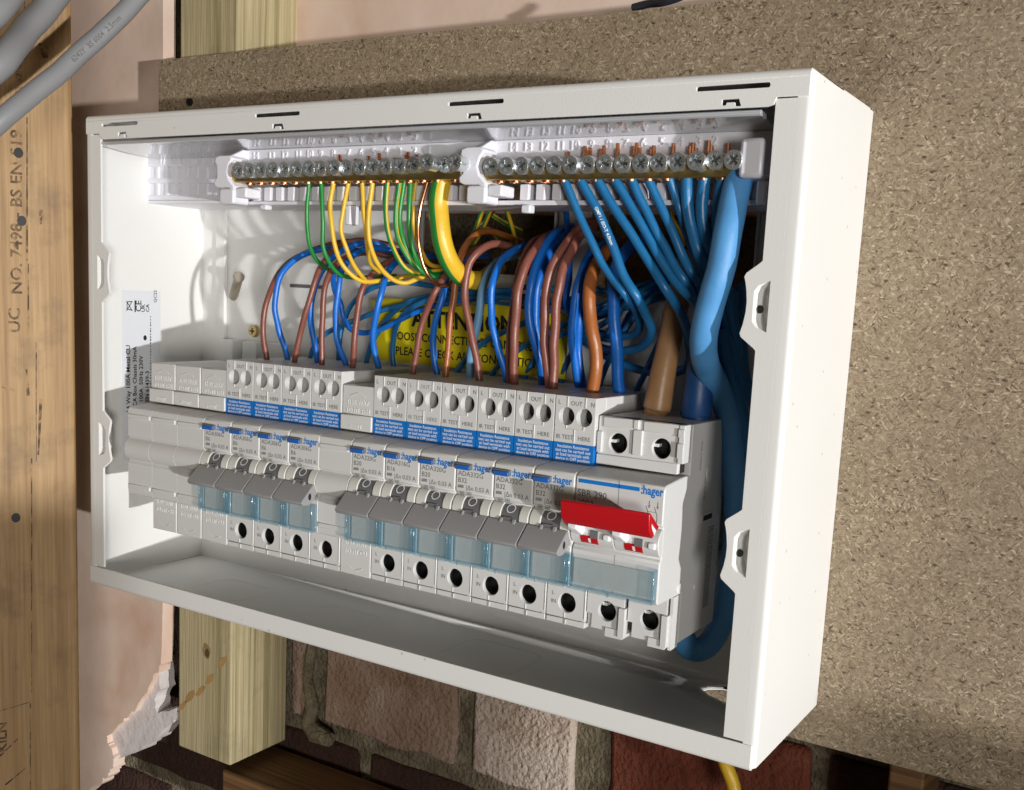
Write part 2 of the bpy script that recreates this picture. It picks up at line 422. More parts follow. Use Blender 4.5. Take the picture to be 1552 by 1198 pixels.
def blotch(name, stops, scale, rough=.85, bump=.5, bscale=180, dist=.0012, detail=8):
    m, nt, N, L, b = newmat(name)
    tc = N.new('ShaderNodeTexCoord')
    n = N.new('ShaderNodeTexNoise'); n.inputs['Scale'].default_value = scale; n.inputs['Detail'].default_value = detail; n.inputs['Distortion'].default_value = .6
    L.new(tc.outputs['Object'], n.inputs['Vector'])
    r = ramp(N, stops); L.new(n.outputs['Fac'], r.inputs[0]); L.new(r.outputs[0], b.inputs['Base Color'])
    b.inputs['Roughness'].default_value = rough
    n2 = N.new('ShaderNodeTexNoise'); n2.inputs['Scale'].default_value = bscale; n2.inputs['Detail'].default_value = 8
    L.new(tc.outputs['Object'], n2.inputs['Vector'])
    bp = N.new('ShaderNodeBump'); bp.inputs['Strength'].default_value = bump; bp.inputs['Distance'].default_value = dist
    L.new(n2.outputs['Fac'], bp.inputs['Height']); L.new(bp.outputs[0], b.inputs['Normal'])
    return m
M['plaster'] = blotch('pink_plaster', [(.28, (.60, .38, .27)), (.44, (.71, .53, .42)), (.56, (.76, .59, .49)), (.74, (.84, .71, .63))], 13, .8, .35, 60, .0012)
M['undercoat'] = blotch('white_undercoat', [(.3, (.60, .54, .52)), (.7, (.72, .67, .66))], 30, .9, .8, 160)
M['mortar'] = blotch('lime_mortar', [(.25, (.10, .075, .045)), (.55, (.24, .20, .13)), (.8, (.36, .31, .22))], 70, .95, 1, 420, .004)
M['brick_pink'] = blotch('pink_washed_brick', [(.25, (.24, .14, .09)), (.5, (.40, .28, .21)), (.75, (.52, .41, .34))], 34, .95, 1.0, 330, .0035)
M['brick_cream'] = blotch('lit_pale_brick', [(.25, (.38, .28, .21)), (.5, (.56, .45, .37)), (.75, (.68, .59, .51))], 30, .95, 1.0, 330, .0035)  # paler copy for the brick in the light, its brightness put into colour
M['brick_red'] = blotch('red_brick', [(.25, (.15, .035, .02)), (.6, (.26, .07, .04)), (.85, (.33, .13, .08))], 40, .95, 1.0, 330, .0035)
M['brick_shaded'] = blotch('shade_dark_brick', [(.25, (.035, .014, .010)), (.6, (.065, .028, .018)), (.85, (.11, .06, .04))], 40, .95, 1.0, 330, .0035)  # bricks in shadow, the shade is put into this dark colour

# ------------------------------------------------------------------ the wall behind
bw = thing('brick_wall', 'rough brick wall in shadow below the white box', 'wall', (100, 90, -330))
wl = Vector((100, 90, -330))
mb = MB(); mb.box(-420, 620, 75.5, 120, -420, 460); mb.build('mortar_bed', M['mortar'], bw, wl)
def brick(x0, x1, z0, z1, yf, mat):
    mb = MB(); nx, nz = 5, 3
    rnd = random.Random(int(x0*13+z0*7))
    g = [[(x0+(x1-x0)*i/nx+rnd.uniform(-1.6, 1.6), yf+rnd.uniform(-1.3, 1.3), z0+(z1-z0)*j/nz+rnd.uniform(-1.5, 1.5)) for i in range(nx+1)] for j in range(nz+1)]
    vs = [q for r in g for q in r]; fs = []
    w = nx+1
    for j in range(nz):
        for i in range(nx): fs.append((j*w+i, j*w+i+1, (j+1)*w+i+1, (j+1)*w+i))
    rim = [i for i in range(w)] + [j*w+nx for j in range(1, nz+1)] + [nz*w+i for i in range(nx-1, -1, -1)] + [j*w for j in range(nz-1, 0, -1)]
    b = len(vs)
    for r in rim: vs.append((vs[r][0], 84, vs[r][2]))
    for k in range(len(rim)):
        k2 = (k+1) % len(rim); fs.append((rim[k], rim[k2], b+k2, b+k))
    mb.add(vs, fs); o = mb.build('brick', mat, bw, wl, bevel=2.2, segs=2)
    return o
P_, R_, D_ = M['brick_pink'], M['brick_red'], M['brick_shaded']
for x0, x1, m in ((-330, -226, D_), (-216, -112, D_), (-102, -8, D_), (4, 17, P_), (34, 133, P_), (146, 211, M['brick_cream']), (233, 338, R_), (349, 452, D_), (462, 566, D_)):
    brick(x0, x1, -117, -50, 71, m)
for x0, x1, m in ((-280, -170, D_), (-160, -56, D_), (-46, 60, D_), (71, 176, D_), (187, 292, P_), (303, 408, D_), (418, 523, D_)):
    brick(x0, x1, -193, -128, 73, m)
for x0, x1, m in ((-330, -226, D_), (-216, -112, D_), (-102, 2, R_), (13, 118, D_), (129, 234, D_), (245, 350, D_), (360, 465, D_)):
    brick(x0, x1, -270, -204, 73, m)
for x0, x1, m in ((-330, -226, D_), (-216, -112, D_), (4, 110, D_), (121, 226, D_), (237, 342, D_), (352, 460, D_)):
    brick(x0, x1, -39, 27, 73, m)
# mortar smear squeezed out between the bricks
mb = MB()
pts = []
for i, (u, v, ww) in enumerate(((474, 975, 9), (470, 1000, 11), (466, 1030, 10), (470, 1055, 12), (474, 1075, 15), (468, 1095, 17), (480, 1112, 20), (500, 1122, 14))):
    p = at(u, v, 68 - (i % 2)*1.5); pts.append((p, ww/3.1))
mb.tube([p for p, _ in pts], [w for _, w in pts], 9)
mb.build('mortar_smear', M['mortar'], bw, wl)

pw = thing('plaster_wall', 'pink skimmed plaster left of the box with a broken lower edge', 'wall', (-200, 24, -200))
pl = Vector((-200, 24, -200))
YP = 16
edge = [at(u, v, YP) for u, v in ((90, 1260), (115, 1215), (150, 1188), (163, 1178), (172, 1164), (174, 1150), (168, 1136), (163, 1118), (186, 1096), (204, 1078), (222, 1048), (238, 1020), (244, 1008), (246, 960), (247, 900))]
def ragged(E_, amp_):
    out = []; rn = random.Random(5)
    for i in range(len(E_)-1):
        for q in range(5):
            t = q/5; p_ = E_[i].lerp(E_[i+1], t); k_ = amp_ if 0 < i < len(E_)-3 else .15
            out.append(Vector((p_.x+rn.uniform(-k_, k_), p_.y, p_.z+rn.uniform(-k_, k_))))
    return out + [E_[-1]]
edge = ragged(edge, 1.3)
poly = [(-420, 460), (-420, edge[0].z)] + [(p.x, p.z) for p in edge] + [(edge[-1].x, 460)]
mb = MB(); mb.prism(poly, YP, YP+9, 'y'); mb.build('skim_coat', M['plaster'], pw, pl, bevel=.5, segs=1)
ed2 = [at(u, v, YP+5) for u, v in ((150, 1100), (166, 1120), (172, 1150), (214, 1138), (236, 1120), (262, 1096), (272, 1082), (270, 1074), (240, 1082), (236, 1058), (244, 1044), (242, 1000), (200, 1040))]
ed2 = ragged(ed2+[ed2[0]], 1.1)[:-1]
mb = MB(); mb.prism([(p.x, p.z) for p in ed2], YP+4, YP+16, 'y'); mb.build('undercoat', M['undercoat'], pw, pl, bevel=.5, segs=1)
mb = MB(); mb.prism([(-8, 200), (640, 200), (640, 460), (-8, 460)], 64, 80, 'y')
tag(mb.build('plaster_panel', M['plaster'], None, (300, 72, 200)), 'pink plaster patch above the top edge of the particle board', 'wall')
# timber
def beam(name, label, x0, x1, y0, y1, z0, z1, mat, cat='timber', bev=1.2):
    mb = MB(); mb.box(x0, x1, y0, y1, z0, z1)
    o = mb.build(name, mat, None, ((x0+x1)/2, (y0+y1)/2, z0), bevel=bev, segs=2); return tag(o, label, cat)
bt = beam('timber_batten', 'pale green treated batten behind the particle board left edge', -40.5, 5.6, 18.3, 66, -133.5, 470, M['batten'])
def oval(mb, u, v, rx, rz, y, mi, tilt=0):
    p = at(u, v, y); c, sn = math.cos(tilt), math.sin(tilt); rn = random.Random(int(u))
    q = [((rx*math.cos(t*.449))*rn.uniform(.85, 1.1), (rz*math.sin(t*.449))*rn.uniform(.85, 1.1)) for t in range(14)]
    mb.add([(p.x+x*c-z*sn, y, p.z+x*sn+z*c) for x, z in q], [tuple(range(14))], mi)
KW = [simple('knot_ring', (.30, .20, .09), .7, var=.3, nscale=300), simple('knot_core', (.10, .06, .03), .7, var=.4, nscale=400), simple('resin_stain', (.42, .25, .09), .6, var=.35, nscale=120)]
mb = MB()
oval(mb, 313, 987, 3.6, 5.2, 18.2, 0); oval(mb, 314, 990, 2.2, 3.0, 18.1, 1)
for u, v, rx, rz in ((337, 1004, 2.2, 5.5), (318, 1030, 2.0, 5.2), (304, 1048, 1.8, 5.8), (288, 1056, 2.2, 6.5), (277, 1070, 1.6, 5)): oval(mb, u, v, rx, rz, 18.15, 2, -.75)
mb.build('knot', KW, bt, (-17.45, 42.15, -133.5), smooth=False)
beam('timber_batten', 'brown batten end under the right part of the particle board', 384, 398, 19, 60, -300, 250, M['rail'])
mb = MB(); mb.box(-8, 420, 24, 68, -175, -141)
rl = mb.build('timber_rail', M['rail'], None, (0, 40, -175), bevel=2, segs=2)
tag(rl, 'dark horizontal timber rail at the foot of the wall', 'timber')
mb = MB(); mb.box(20, 420, 0, 23, -196, -168)
tag(mb.build('timber_ledge', M['rail'], None, (0, 10, -190), bevel=2, segs=2), 'lower front ledge of dark timber at the picture bottom', 'timber')

beam('light_blocker', 'unseen blocker added to shade the lower part of the left stud, out of the picture', 1000, 1045, -660, -490, -700, -14, M['stud'])  # added unseen block, keeps the lamps off the lower stud
beam('light_blocker', 'unseen thin blocker added to shade one brick below the box, out of the picture', 1000, 1020, -402, -344, -700, -46, M['stud'])  # added only for its shadow on a brick, never in view
beam('light_blocker', 'unseen wide blocker added to shade the lower board and bricks, out of the picture', 1000, 1022, -317, -2, -700, -20, M['stud'])  # unseen, added to shade the lower board and the red brick
beam('light_blocker', 'unseen low blocker added to hold fill light off the board, out of the picture', 1000, 1040, -812, -664, -700, 2, M['stud'])  # unseen, added to stop the fill lamp reaching the lower board
# the stud on the left: its broad face looks right, towards the lamp
th = math.radians(58)
E0 = Vector((-23.5, -64, 0)); ud = Vector((-math.cos(th), -math.sin(th), 0)); nd = Vector((math.sin(th), -math.cos(th), 0))
st = thing('timber_stud', 'old orange brown timber stud with black stamped lettering at left', 'timber', (-60, -100, -300))
sl = Vector((-60, -100, -300))
def stud(a, h, d=0.0): return E0 + ud*a + nd*d + Vector((0, 0, h))
mb = MB(); mb.add([stud(a, h, d) for h in (-300, 460) for a, d in ((0, 0), (130, 0), (130, -42), (0, -42))],
                  [(0, 1, 2, 3), (4, 5, 6, 7), (0, 1, 5, 4), (1, 2, 6, 5), (2, 3, 7, 6), (3, 0, 4, 7)])
mb.build('plank', M['stud'], st, sl, bevel=2.5, segs=3)
def hit_stud(u, v):
    d = RR*((u-PX)/FPX) + UU*(-(v-PY)/FPX) + FF
    t = (E0-CAM).dot(nd)/d.dot(nd); p = CAM+d*t
    return (p-E0).dot(ud), p.z
mb = MB()
def studtext(txt, u0, v0, u1, v1, bold=.02):
    a0, h0 = hit_stud(u0, v0); a1, h1 = hit_stud(u1, v1)
    vs, fs, w = glyphs(txt, 10, bold)
    dx = (a1-a0); dh = (h1-h0); sc = dh/w
    def fn(x, y): 
        x *= sc; y *= abs(sc)*.85
        a = a0 + dx*(x/dh if dh else 0) + y*1.0
        return stud(a, h0+x, .12)
    mb.add([fn(x, y) for x, y in vs], fs)
studtext('UC', 30, 505, 30, 468); studtext('NO. 7498 - BS EN 519', 33, 447, 33, 198); studtext('C2 6200', 33, 150, 33, 96)
studtext('KILN', 10, 1140, 10, 1095)
for (u0, v0, u1, v1, w) in ((41, 395, 41, 178, .5), (37, 90, 37, 0, .6), (43, 505, 43, 400, .5), (46, 1066, 46, 1198, .35), (0, 1078, 46, 1064, .35), (0, 1146, 27, 1120, .6), (8, 1190, 38, 1165, .5), (62, 605, 58, 690, .8), (62, 318, 62, 340, .9), (66, 66, 69, 88, 2.4), (43, 600, 40, 560, .8), (4, 585, 22, 592, 1.0), (48, 695, 48, 1050, .3), (55, 520, 55, 700, .3)):
    a0, h0 = hit_stud(u0, v0); a1, h1 = hit_stud(u1, v1)
    q = Vector((a1-a0, h1-h0)).normalized(); n_ = Vector((-q.y, q.x))*w
    mb.add([stud(a0+n_.x, h0+n_.y, .1), stud(a0-n_.x, h0-n_.y, .1), stud(a1-n_.x*.5, h1-n_.y*.5, .1), stud(a1+n_.x*.5, h1+n_.y*.5, .1)], [(0, 1, 2, 3)])
mb.build('stamped_print', blotch('stamp_ink', [(.40, (.40, .255, .12)), (.50, (.19, .12, .06)), (.62, (.075, .05, .035))], 190, .8, .1, 200, .0002), st, sl, smooth=False)
mb = MB()
for u, v in ((24, 785), (33, 335), (28, 232)):
    a, h = hit_stud(u, v)
    mb.add([stud(a+2.2*math.cos(t*.628), h+2.6*math.sin(t*.628), .15) for t in range(10)], [tuple(range(10))])
mb.each('nail_hole', M['black'], st, sl, smooth=False)

# particle board, pierced behind the box
cuts = [rrect(152, 226, 166, 206, 9), rrect(242, 318, 158, 206, 9)]
pbo = MB(); pbo.prism([(-36.6, -15.2), (760, -15.2), (760, 277), (-36.6, 277)], 0.15, 18, 'y', [rrect(151, 227, 165, 207, 9), rrect(241, 319, 157, 207, 9)])
pb = pbo.build('particle_board', M['chip'], None, (300, 9, -15)); tag(pb, 'brown particle board sheet that carries the white box', 'board')
p = at(288, 155, 0)
mb = MB(); mb.cyl((p.x, .2, p.z), (p.x, -1.0, p.z), 2.2, 2.0); tag(mb.build('board_screw', M['dark'], None, (p.x, 0, p.z)), 'black screw head in the board above the box top left corner', 'screw')

# ------------------------------------------------------------------ the white box
W, H, D = 357.3, 233.5, 73.9
bx = thing('metal_enclosure', 'white open metal consumer unit box screwed to the particle board', 'enclosure', (W/2, 0, 0))
bl = Vector((W/2, 0, 0)); EN = M['enamel']
T = 1.2
mb = MB(); mb.prism([(T, T), (W-T, T), (W-T, H-T), (T, H-T)], -1.2, 0, 'y', cuts); mb.build('back_panel', EN, bx, bl)
mb = MB()
rim = rrect(152, 226, 166, 206, 9); inn = rrect(153.2, 224.8, 167.2, 204.8, 8)
mb.prism(rim, -3.0, -1.25, 'y', [inn])
rim = rrect(242, 318, 158, 206, 9); inn = rrect(243.2, 316.8, 159.2, 204.8, 8)
mb.prism(rim, -3.0, -1.25, 'y', [inn]); mb.each('cable_entry_grommet', M['module'], bx, bl, bevel=.4)
R0 = 2.2
def lprof(x, sgn, inner):      # wall + rounded fold + flange in the XY plane
    o = [(x, -.0)] ; cxx = x-sgn*R0
    a = arc(cxx, -D+R0, R0, 0 if sgn > 0 else 180, -90 if sgn > 0 else 270, 6)
    i = arc(cxx, -D+R0, R0-T, -90 if sgn > 0 else 270, 0 if sgn > 0 else 180, 4)
    return [(x, 0)] + a + [(inner, -D), (inner, -D+T)] + i + [(x-sgn*T, 0)]
def tab_edge(zc, s):           # bumpy edge of a fixing tab, offsets from the flange edge
    return [(0, zc+14.5), (1.0, zc+13.6), (5.2, zc+10.4), (5.8, zc+9.2), (5.2, zc+7.2), (4.7, zc+4.6), (4.3, zc+1), (4.4, zc-2.4), (5.0, zc-6.2), (5.9, zc-9.4), (5.4, zc-10.6), (.8, zc-14), (0, zc-14.8)]
ZT = (159.0, 76.3)
for nm, x, sg, fe in (('right', W, 1, 345.3), ('left', 0, -1, 11.5)):
    mb = MB()
    inner = x-sg*5.0
    mb.prism(lprof(x, sg, inner), 1.3, H-1.3, 'z')
    ed = [(fe, 10.2)]
    for zc in sorted(ZT):
        ed += [(fe-sg*a, z) for a, z in reversed(tab_edge(zc, sg))]
    ed += [(fe, 224.4)]
    hl = [[(fe+sg*3.2, zc+8.2), (fe-sg*.6, zc+6.6), (fe-sg*2.0, zc+4.6), (fe-sg*2.0, zc-5.2), (fe-sg*.6, zc-7.2), (fe+sg*3.2, zc-8.6)] for zc in ZT]
    mb.prism(ed+[(inner, 224.4), (inner, 10.2)], -D, -D+T, 'y', hl)
    o = mb.build('side_wall', EN, bx, bl, bevel=.35)
    for zc, hh in zip(ZT, hl):
        mb = MB()
        yb = -D+5.5
        fl = [(fe+sg*3.1, zc+8.0), (fe+sg*.6, zc+4.6), (fe-sg*.1, zc+2.6), (fe-sg*.1, zc-3.2), (fe+sg*.6, zc-5.4), (fe+sg*3.1, zc-8.4)]
        n = 6
        vs = [(q[0], -D+.6, q[1]) for q in hh] + [(q[0], yb, q[1]) for q in fl]
        fs = [(i, (i+1) % n, n+(i+1) % n, n+i) for i in range(n)] + [tuple(range(n, 2*n))]
        mb.add(vs, fs); cup = mb.build('fixing_tab', EN, bx, bl)
        mb = MB()
        c0 = (fe-sg*.9, -D+3.2, zc-1.2)
        mb.cyl(c0, (c0[0]+sg*.55, c0[1]-.35, c0[2]), 1.35, 1.35, 14)
        if nm == 'right' or zc < 100: mb.build('fixing_screw', M['black'], bx, bl)
def yzprof(z, sgn, inner, D=73.9):
    cz = z-sgn*R0
    a = arc(-D+R0, cz, R0, 90 if sgn > 0 else 270, 180, 6)
    i = arc(-D+R0, cz, R0-T, 180, 90 if sgn > 0 else 270, 4)
    return [(0, z)] + a + [(-D, inner), (-D+T, inner)] + i + [(0, z-sgn*T)]
mb = MB(); mb.prism(yzprof(H, 1, 230.8, D+.5), T+.05, W-T-.05, 'x')
slots = [rrect(x0, x1, 227.9, 229.5, .6, 2) for x0, x1 in ((13, 39), (115.2, 141), (217.1, 242.2), (318, 343.2))]
keys = [[(x, 223.0), (x, 224.9), (x+5.8, 224.9), (x+6.6, 222.6), (x+4.6, 222.6), (x+4.4, 223.9), (x+1.6, 223.9), (x+1.4, 223.0)] for x in (25, 125.5, 226.2, 327.3)]
mb.prism([(T+.05, 230.8), (T+.05, 224.8), (10.9, 224.8), (11.3, 224.0), (13.6, 222.0), (343.0, 222.0), (344.9, 222.6), (345.6, 224.8), (W-T-.05, 224.8), (W-T-.05, 230.8)], -D-.5, -D+.55, 'y', slots+keys)
mb.build('top_wall', EN, bx, bl, bevel=.3)
mb = MB(); mb.prism(yzprof(0, -1, 9.6, D+.55), T+.05, W-T-.4, 'x')
fh = [(311.5, -13.5), (314, -7.5), (319, -3.5), (345, -3.5), (345, -27), (329, -24.5), (318, -19.5)]
lowp = mb.build('bottom_wall_lip', EN, bx, bl, bevel=.3)
mb = MB()
for x0, x1, y0, y1 in ((48, 84, -52, -24), (120, 156, -52, -24), (204, 243, -54, -20)):
    mb.prism(rrect(x0, x1, y0, y1, 7), 1.15, 1.26, 'z', [rrect(x0+.7, x1-.7, y0+.7, y1-.7, 6.4)])
mb.each('knockout', EN, bx, bl)
# knockout opening in the floor: a raw-edged hole
mb = MB(); mb.prism(fh, -.35, 1.75, 'z', [[(a*.96+330*.04, b_*.92-14*.08) for a, b_ in fh]]); mb.build('knockout_rim', M['white'], bx, bl)
bm_ = bmesh.new(); bm_.from_mesh(lowp.data)
# open the floor inside the rim with a boolean cutter made of the same outline
cut = MB(); cut.prism([(a*.96+330*.04, b_*.92-14*.08) for a, b_ in fh], -3, 5, 'z')
co = cut.build('knockout_cut', EN, bx, bl); bm_.free()
bo = lowp.modifiers.new('hole', 'BOOLEAN'); bo.operation = 'DIFFERENCE'; bo.object = co; bo.solver = 'EXACT'
dg = bpy.context.evaluated_depsgraph_get()
bpy.context.view_layer.update()
nm_ = bpy.data.meshes.new_from_object(lowp.evaluated_get(dg)); lowp.modifiers.clear(); lowp.data = nm_
bpy.data.objects.remove(co)

# inner tabs, screws and slots on the back
mb = MB()
for u0, u1, v0 in ((337, 353, 514), (367, 389, 517), (405, 431, 520)):
    a = at(u0, v0, -9); b_ = at(u1, v0, -9)
    mb.box(a.x, b_.x, -9, -1.25, 96, a.z)
mb.each('mounting_tab', EN, bx, bl, bevel=.6)
a = at(331, 460, -1.2)
mb = MB(); mb.box(a.x, a.x+7, -3.6, -1.25, 100, 200); mb.build('back_rib', EN, bx, bl, bevel=.4)
a = at(440, 433, -1.2); b_ = at(492, 432, -1.2)
mb = MB(); mb.box(a.x, b_.x, -1.6, -1.22, a.z-.9, a.z+.9); mb.build('back_slot', M['ink'], bx, bl)
a = at(362, 420, -15); b_ = at(354, 450, -1)
mb = MB(); mb.cyl(b_, a, 2.4, 2.4, 16); mb.cyl(a, a+(a-b_).normalized()*1.2, 3.0, 2.4, 16)
sc = mb.build('pan_head_screw', simple('tan_sleeve', (.36, .31, .24), .5), None, tuple(b_)); tag(sc, 'plastic sleeved screw standing out of the box back, upper left', 'screw')
a = at(384, 502, -2.5)
mb = MB(); mb.cyl((a.x, -1.2, a.z), (a.x, -3.4, a.z), 3.4, 2.9, 18); o = mb.build('back_screw', M['yscrew'], None, tuple(a)); tag(o, 'brass coloured screw head on the box back above the breakers', 'screw')
mb = MB(); mb.box(a.x-1.7, a.x+1.7, -3.5, -3.35, a.z-.4, a.z+.4); mb.box(a.x-.4, a.x+.4, -3.52, -3.36, a.z-1.7, a.z+1.7); mb.build('cross_recess', M['black'], o, a)
a2 = at(363, 418, -15)

# rating label on the left wall, printed sideways
lb = thing('rating_label', 'white printed rating label on the inside left wall', 'label', (1.3, -44, 100))
ll = Vector((1.3, -44, 100))
mb = MB(); mb.box(1.22, 1.36, -54.5, -30, 62, 150.5); mb.build('label_paper', M['paper'], lb, ll)
mb = MB()
def wallp(y, z):               # reads upwards on the left wall
    def fn(a, b, d=0): return (1.42, y-b, z+a)
    return fn
for txt, y, z, s_ in (('14 Way 100A Metal CU', -49.5, 87, 3.6), ('CA Box Chassis 30mA', -45.5, 90, 3.4), ('100A  50Hz 230V', -41.5, 92, 3.4), ('EN 61439-3', -37.5, 92, 3.4), ('IP2XC', -34.2, 92, 3.0)):
    text(mb, txt, s_, wallp(y, z), bold=.02)
for y, z in ((-46.5, 140.5),):
    text(mb, 'CE', 5, wallp(-42.4, 139.5), bold=.01); text(mb, 'UK', 3.0, wallp(-40.2, 139.5), bold=.02); text(mb, 'CA', 3.0, wallp(-37.4, 139.5), bold=.02)
    text(mb, 'QC22', 2.6, wallp(-32.6, 144.5), bold=.01)
def rectw(y0, y1, z0, z1): mb.add([(1.42, y0, z0), (1.42, y1, z0), (1.42, y1, z1), (1.42, y0, z1)], [(0, 1, 2, 3)])
rectw(-46.6, -45.8, 139.4, 145.4)
for (y0, z0, y1, z1) in ((-51.6, 140, -48, 145), (-51.6, 145, -48, 140), (-51.2, 141, -51.2, 144.5), (-51.2, 141, -48.4, 140.4), (-51.2, 144.5, -48.4, 144.9)):
    q = Vector((y1-y0, z1-z0)).normalized(); n_ = Vector((-q.y, q.x))*.22
    mb.add([(1.42, y0+n_.x, z0+n_.y), (1.42, y0-n_.x, z0-n_.y), (1.42, y1-n_.x, z1-n_.y), (1.42, y1+n_.x, z1+n_.y)], [(0, 1, 2, 3)])
for k in range(26): rectw(-36.8, -36.2, 98+k*1.55, 98+k*1.55+random.uniform(.5, 1.2))
mb.add([(1.42, -40+1.1*math.cos(i*.6283), 126+1.4*math.sin(i*.6283)) for i in range(10)], [tuple(range(10))])
mb.build('print', M['black'], lb, ll, smooth=False)

# din rail behind the row
mb = MB(); mb.prism([(-14, 58), (-20, 58), (-20, 62), (-15.2, 64), (-15.2, 88), (-20, 90), (-20, 94), (-14, 94)], 34, 333, 'x')
mb.box(326, 333, -22, -14, 88, 91)
tag(mb.build('din_rail', M['zinc'], None, (180, -14, 58)), 'zinc mounting rail end sticking out behind the red main switch', 'rail')

# ------------------------------------------------------------------ modules in the row
X0 = 40.2; PITCH = 17.5
NOSE = lambda arcs: arcs
def nose_profile(back, zlo, zhi, arcfull=True):
    A = arc(-77.6, 75.8, 5.95, 244, 116, 12)          # round bulge seen from the side
    A = [q for q in A if q[0] <= -79.9]
    return [(back, zlo)] + [(-60, zlo), (-60, 53.6), (-79.9, 53.6), (-80.9, 54.1), (-81.3, 55.0), (-81.3, 69.0), (-80.1, 70.4)] + \
           ([(q[0], q[1]) for q in A] if arcfull else []) + [(-80.1, 81.2), (-81.3, 82.2), (-81.3, 94.4), (-80.9, 95.6), (-79.7, 96.2), (-68, 97.3), (-60, 97.4), (-60, zhi), (back, zhi)]
XW = 17.15
MOD = M['module']
def blank(loc):
    t = thing('blanking_module', '', 'blank module', loc)
    z0 = Vector((0, 0, 0))
    mb = MB(); mb.prism(nose_profile(-26, 37, 116.8), .05, XW, 'x'); mb.build('body', MOD, t, z0, bevel=.6)
    mb = MB(); mb.box(.1, XW-.1, -67.8, -60.05, 104.6, 117); mb.box(.0, XW, -69.0, -60.05, 97.9, 104.5); mb.box(.1, XW-.1, -66.8, -60.05, 34.2, 53.4)
    mb.each('cover_plate', MOD, t, z0, bevel=.4)
    mb = MB(); mb.box(.5, 15.9, -82.0, -81.0, 90.9, 92.9); mb.box(.5, 15.9, -82.0, -81.0, 56.9, 58.9); mb.each('cover_rib', MOD, t, z0, bevel=.2)
    mb = MB()
    for txt, s_, z, Y in (('THIS WAY', 2.9, 108.9, -68.0), ('TO FIT TPN', 2.75, 105.5, -68.0), ('INSERT', 2.3, 99.0, -69.2), ('THIS WAY', 2.9, 47.6, -67.0), ('TO FIT CU', 2.9, 43.6, -67.0)):
        def fn(a, b, d=0, z=z, Y=Y): return (XW/2+a, Y+d, z+b)
        text(mb, txt, s_, fn, 'c', bold=.02, squeeze=.92, depth=.25)
    for zz, Y, sg in ((112.6, -68.05, 1), (37.6, -67.05, -1)):
        for s_ in (-1, 1):
            c = XW/2; mb.prism([(c, zz+1.6*sg), (c+s_*4, zz), (c+s_*4, zz-.35*sg), (c, zz+1.2*sg)], Y, Y+.3, 'y')
    tag(mb.build('raised_lettering', MOD, t, z0), kind='stuff')
    return t
def arcprism(mb, r, x0, x1, a0=238, a1=122, mi=0):
    A = arc(-77.6, 75.8, r, a0, a1, 14); mb.prism([(-74, A[0][1])] + A + [(-74, A[-1][1])], x0, x1, 'x', mi=mi)
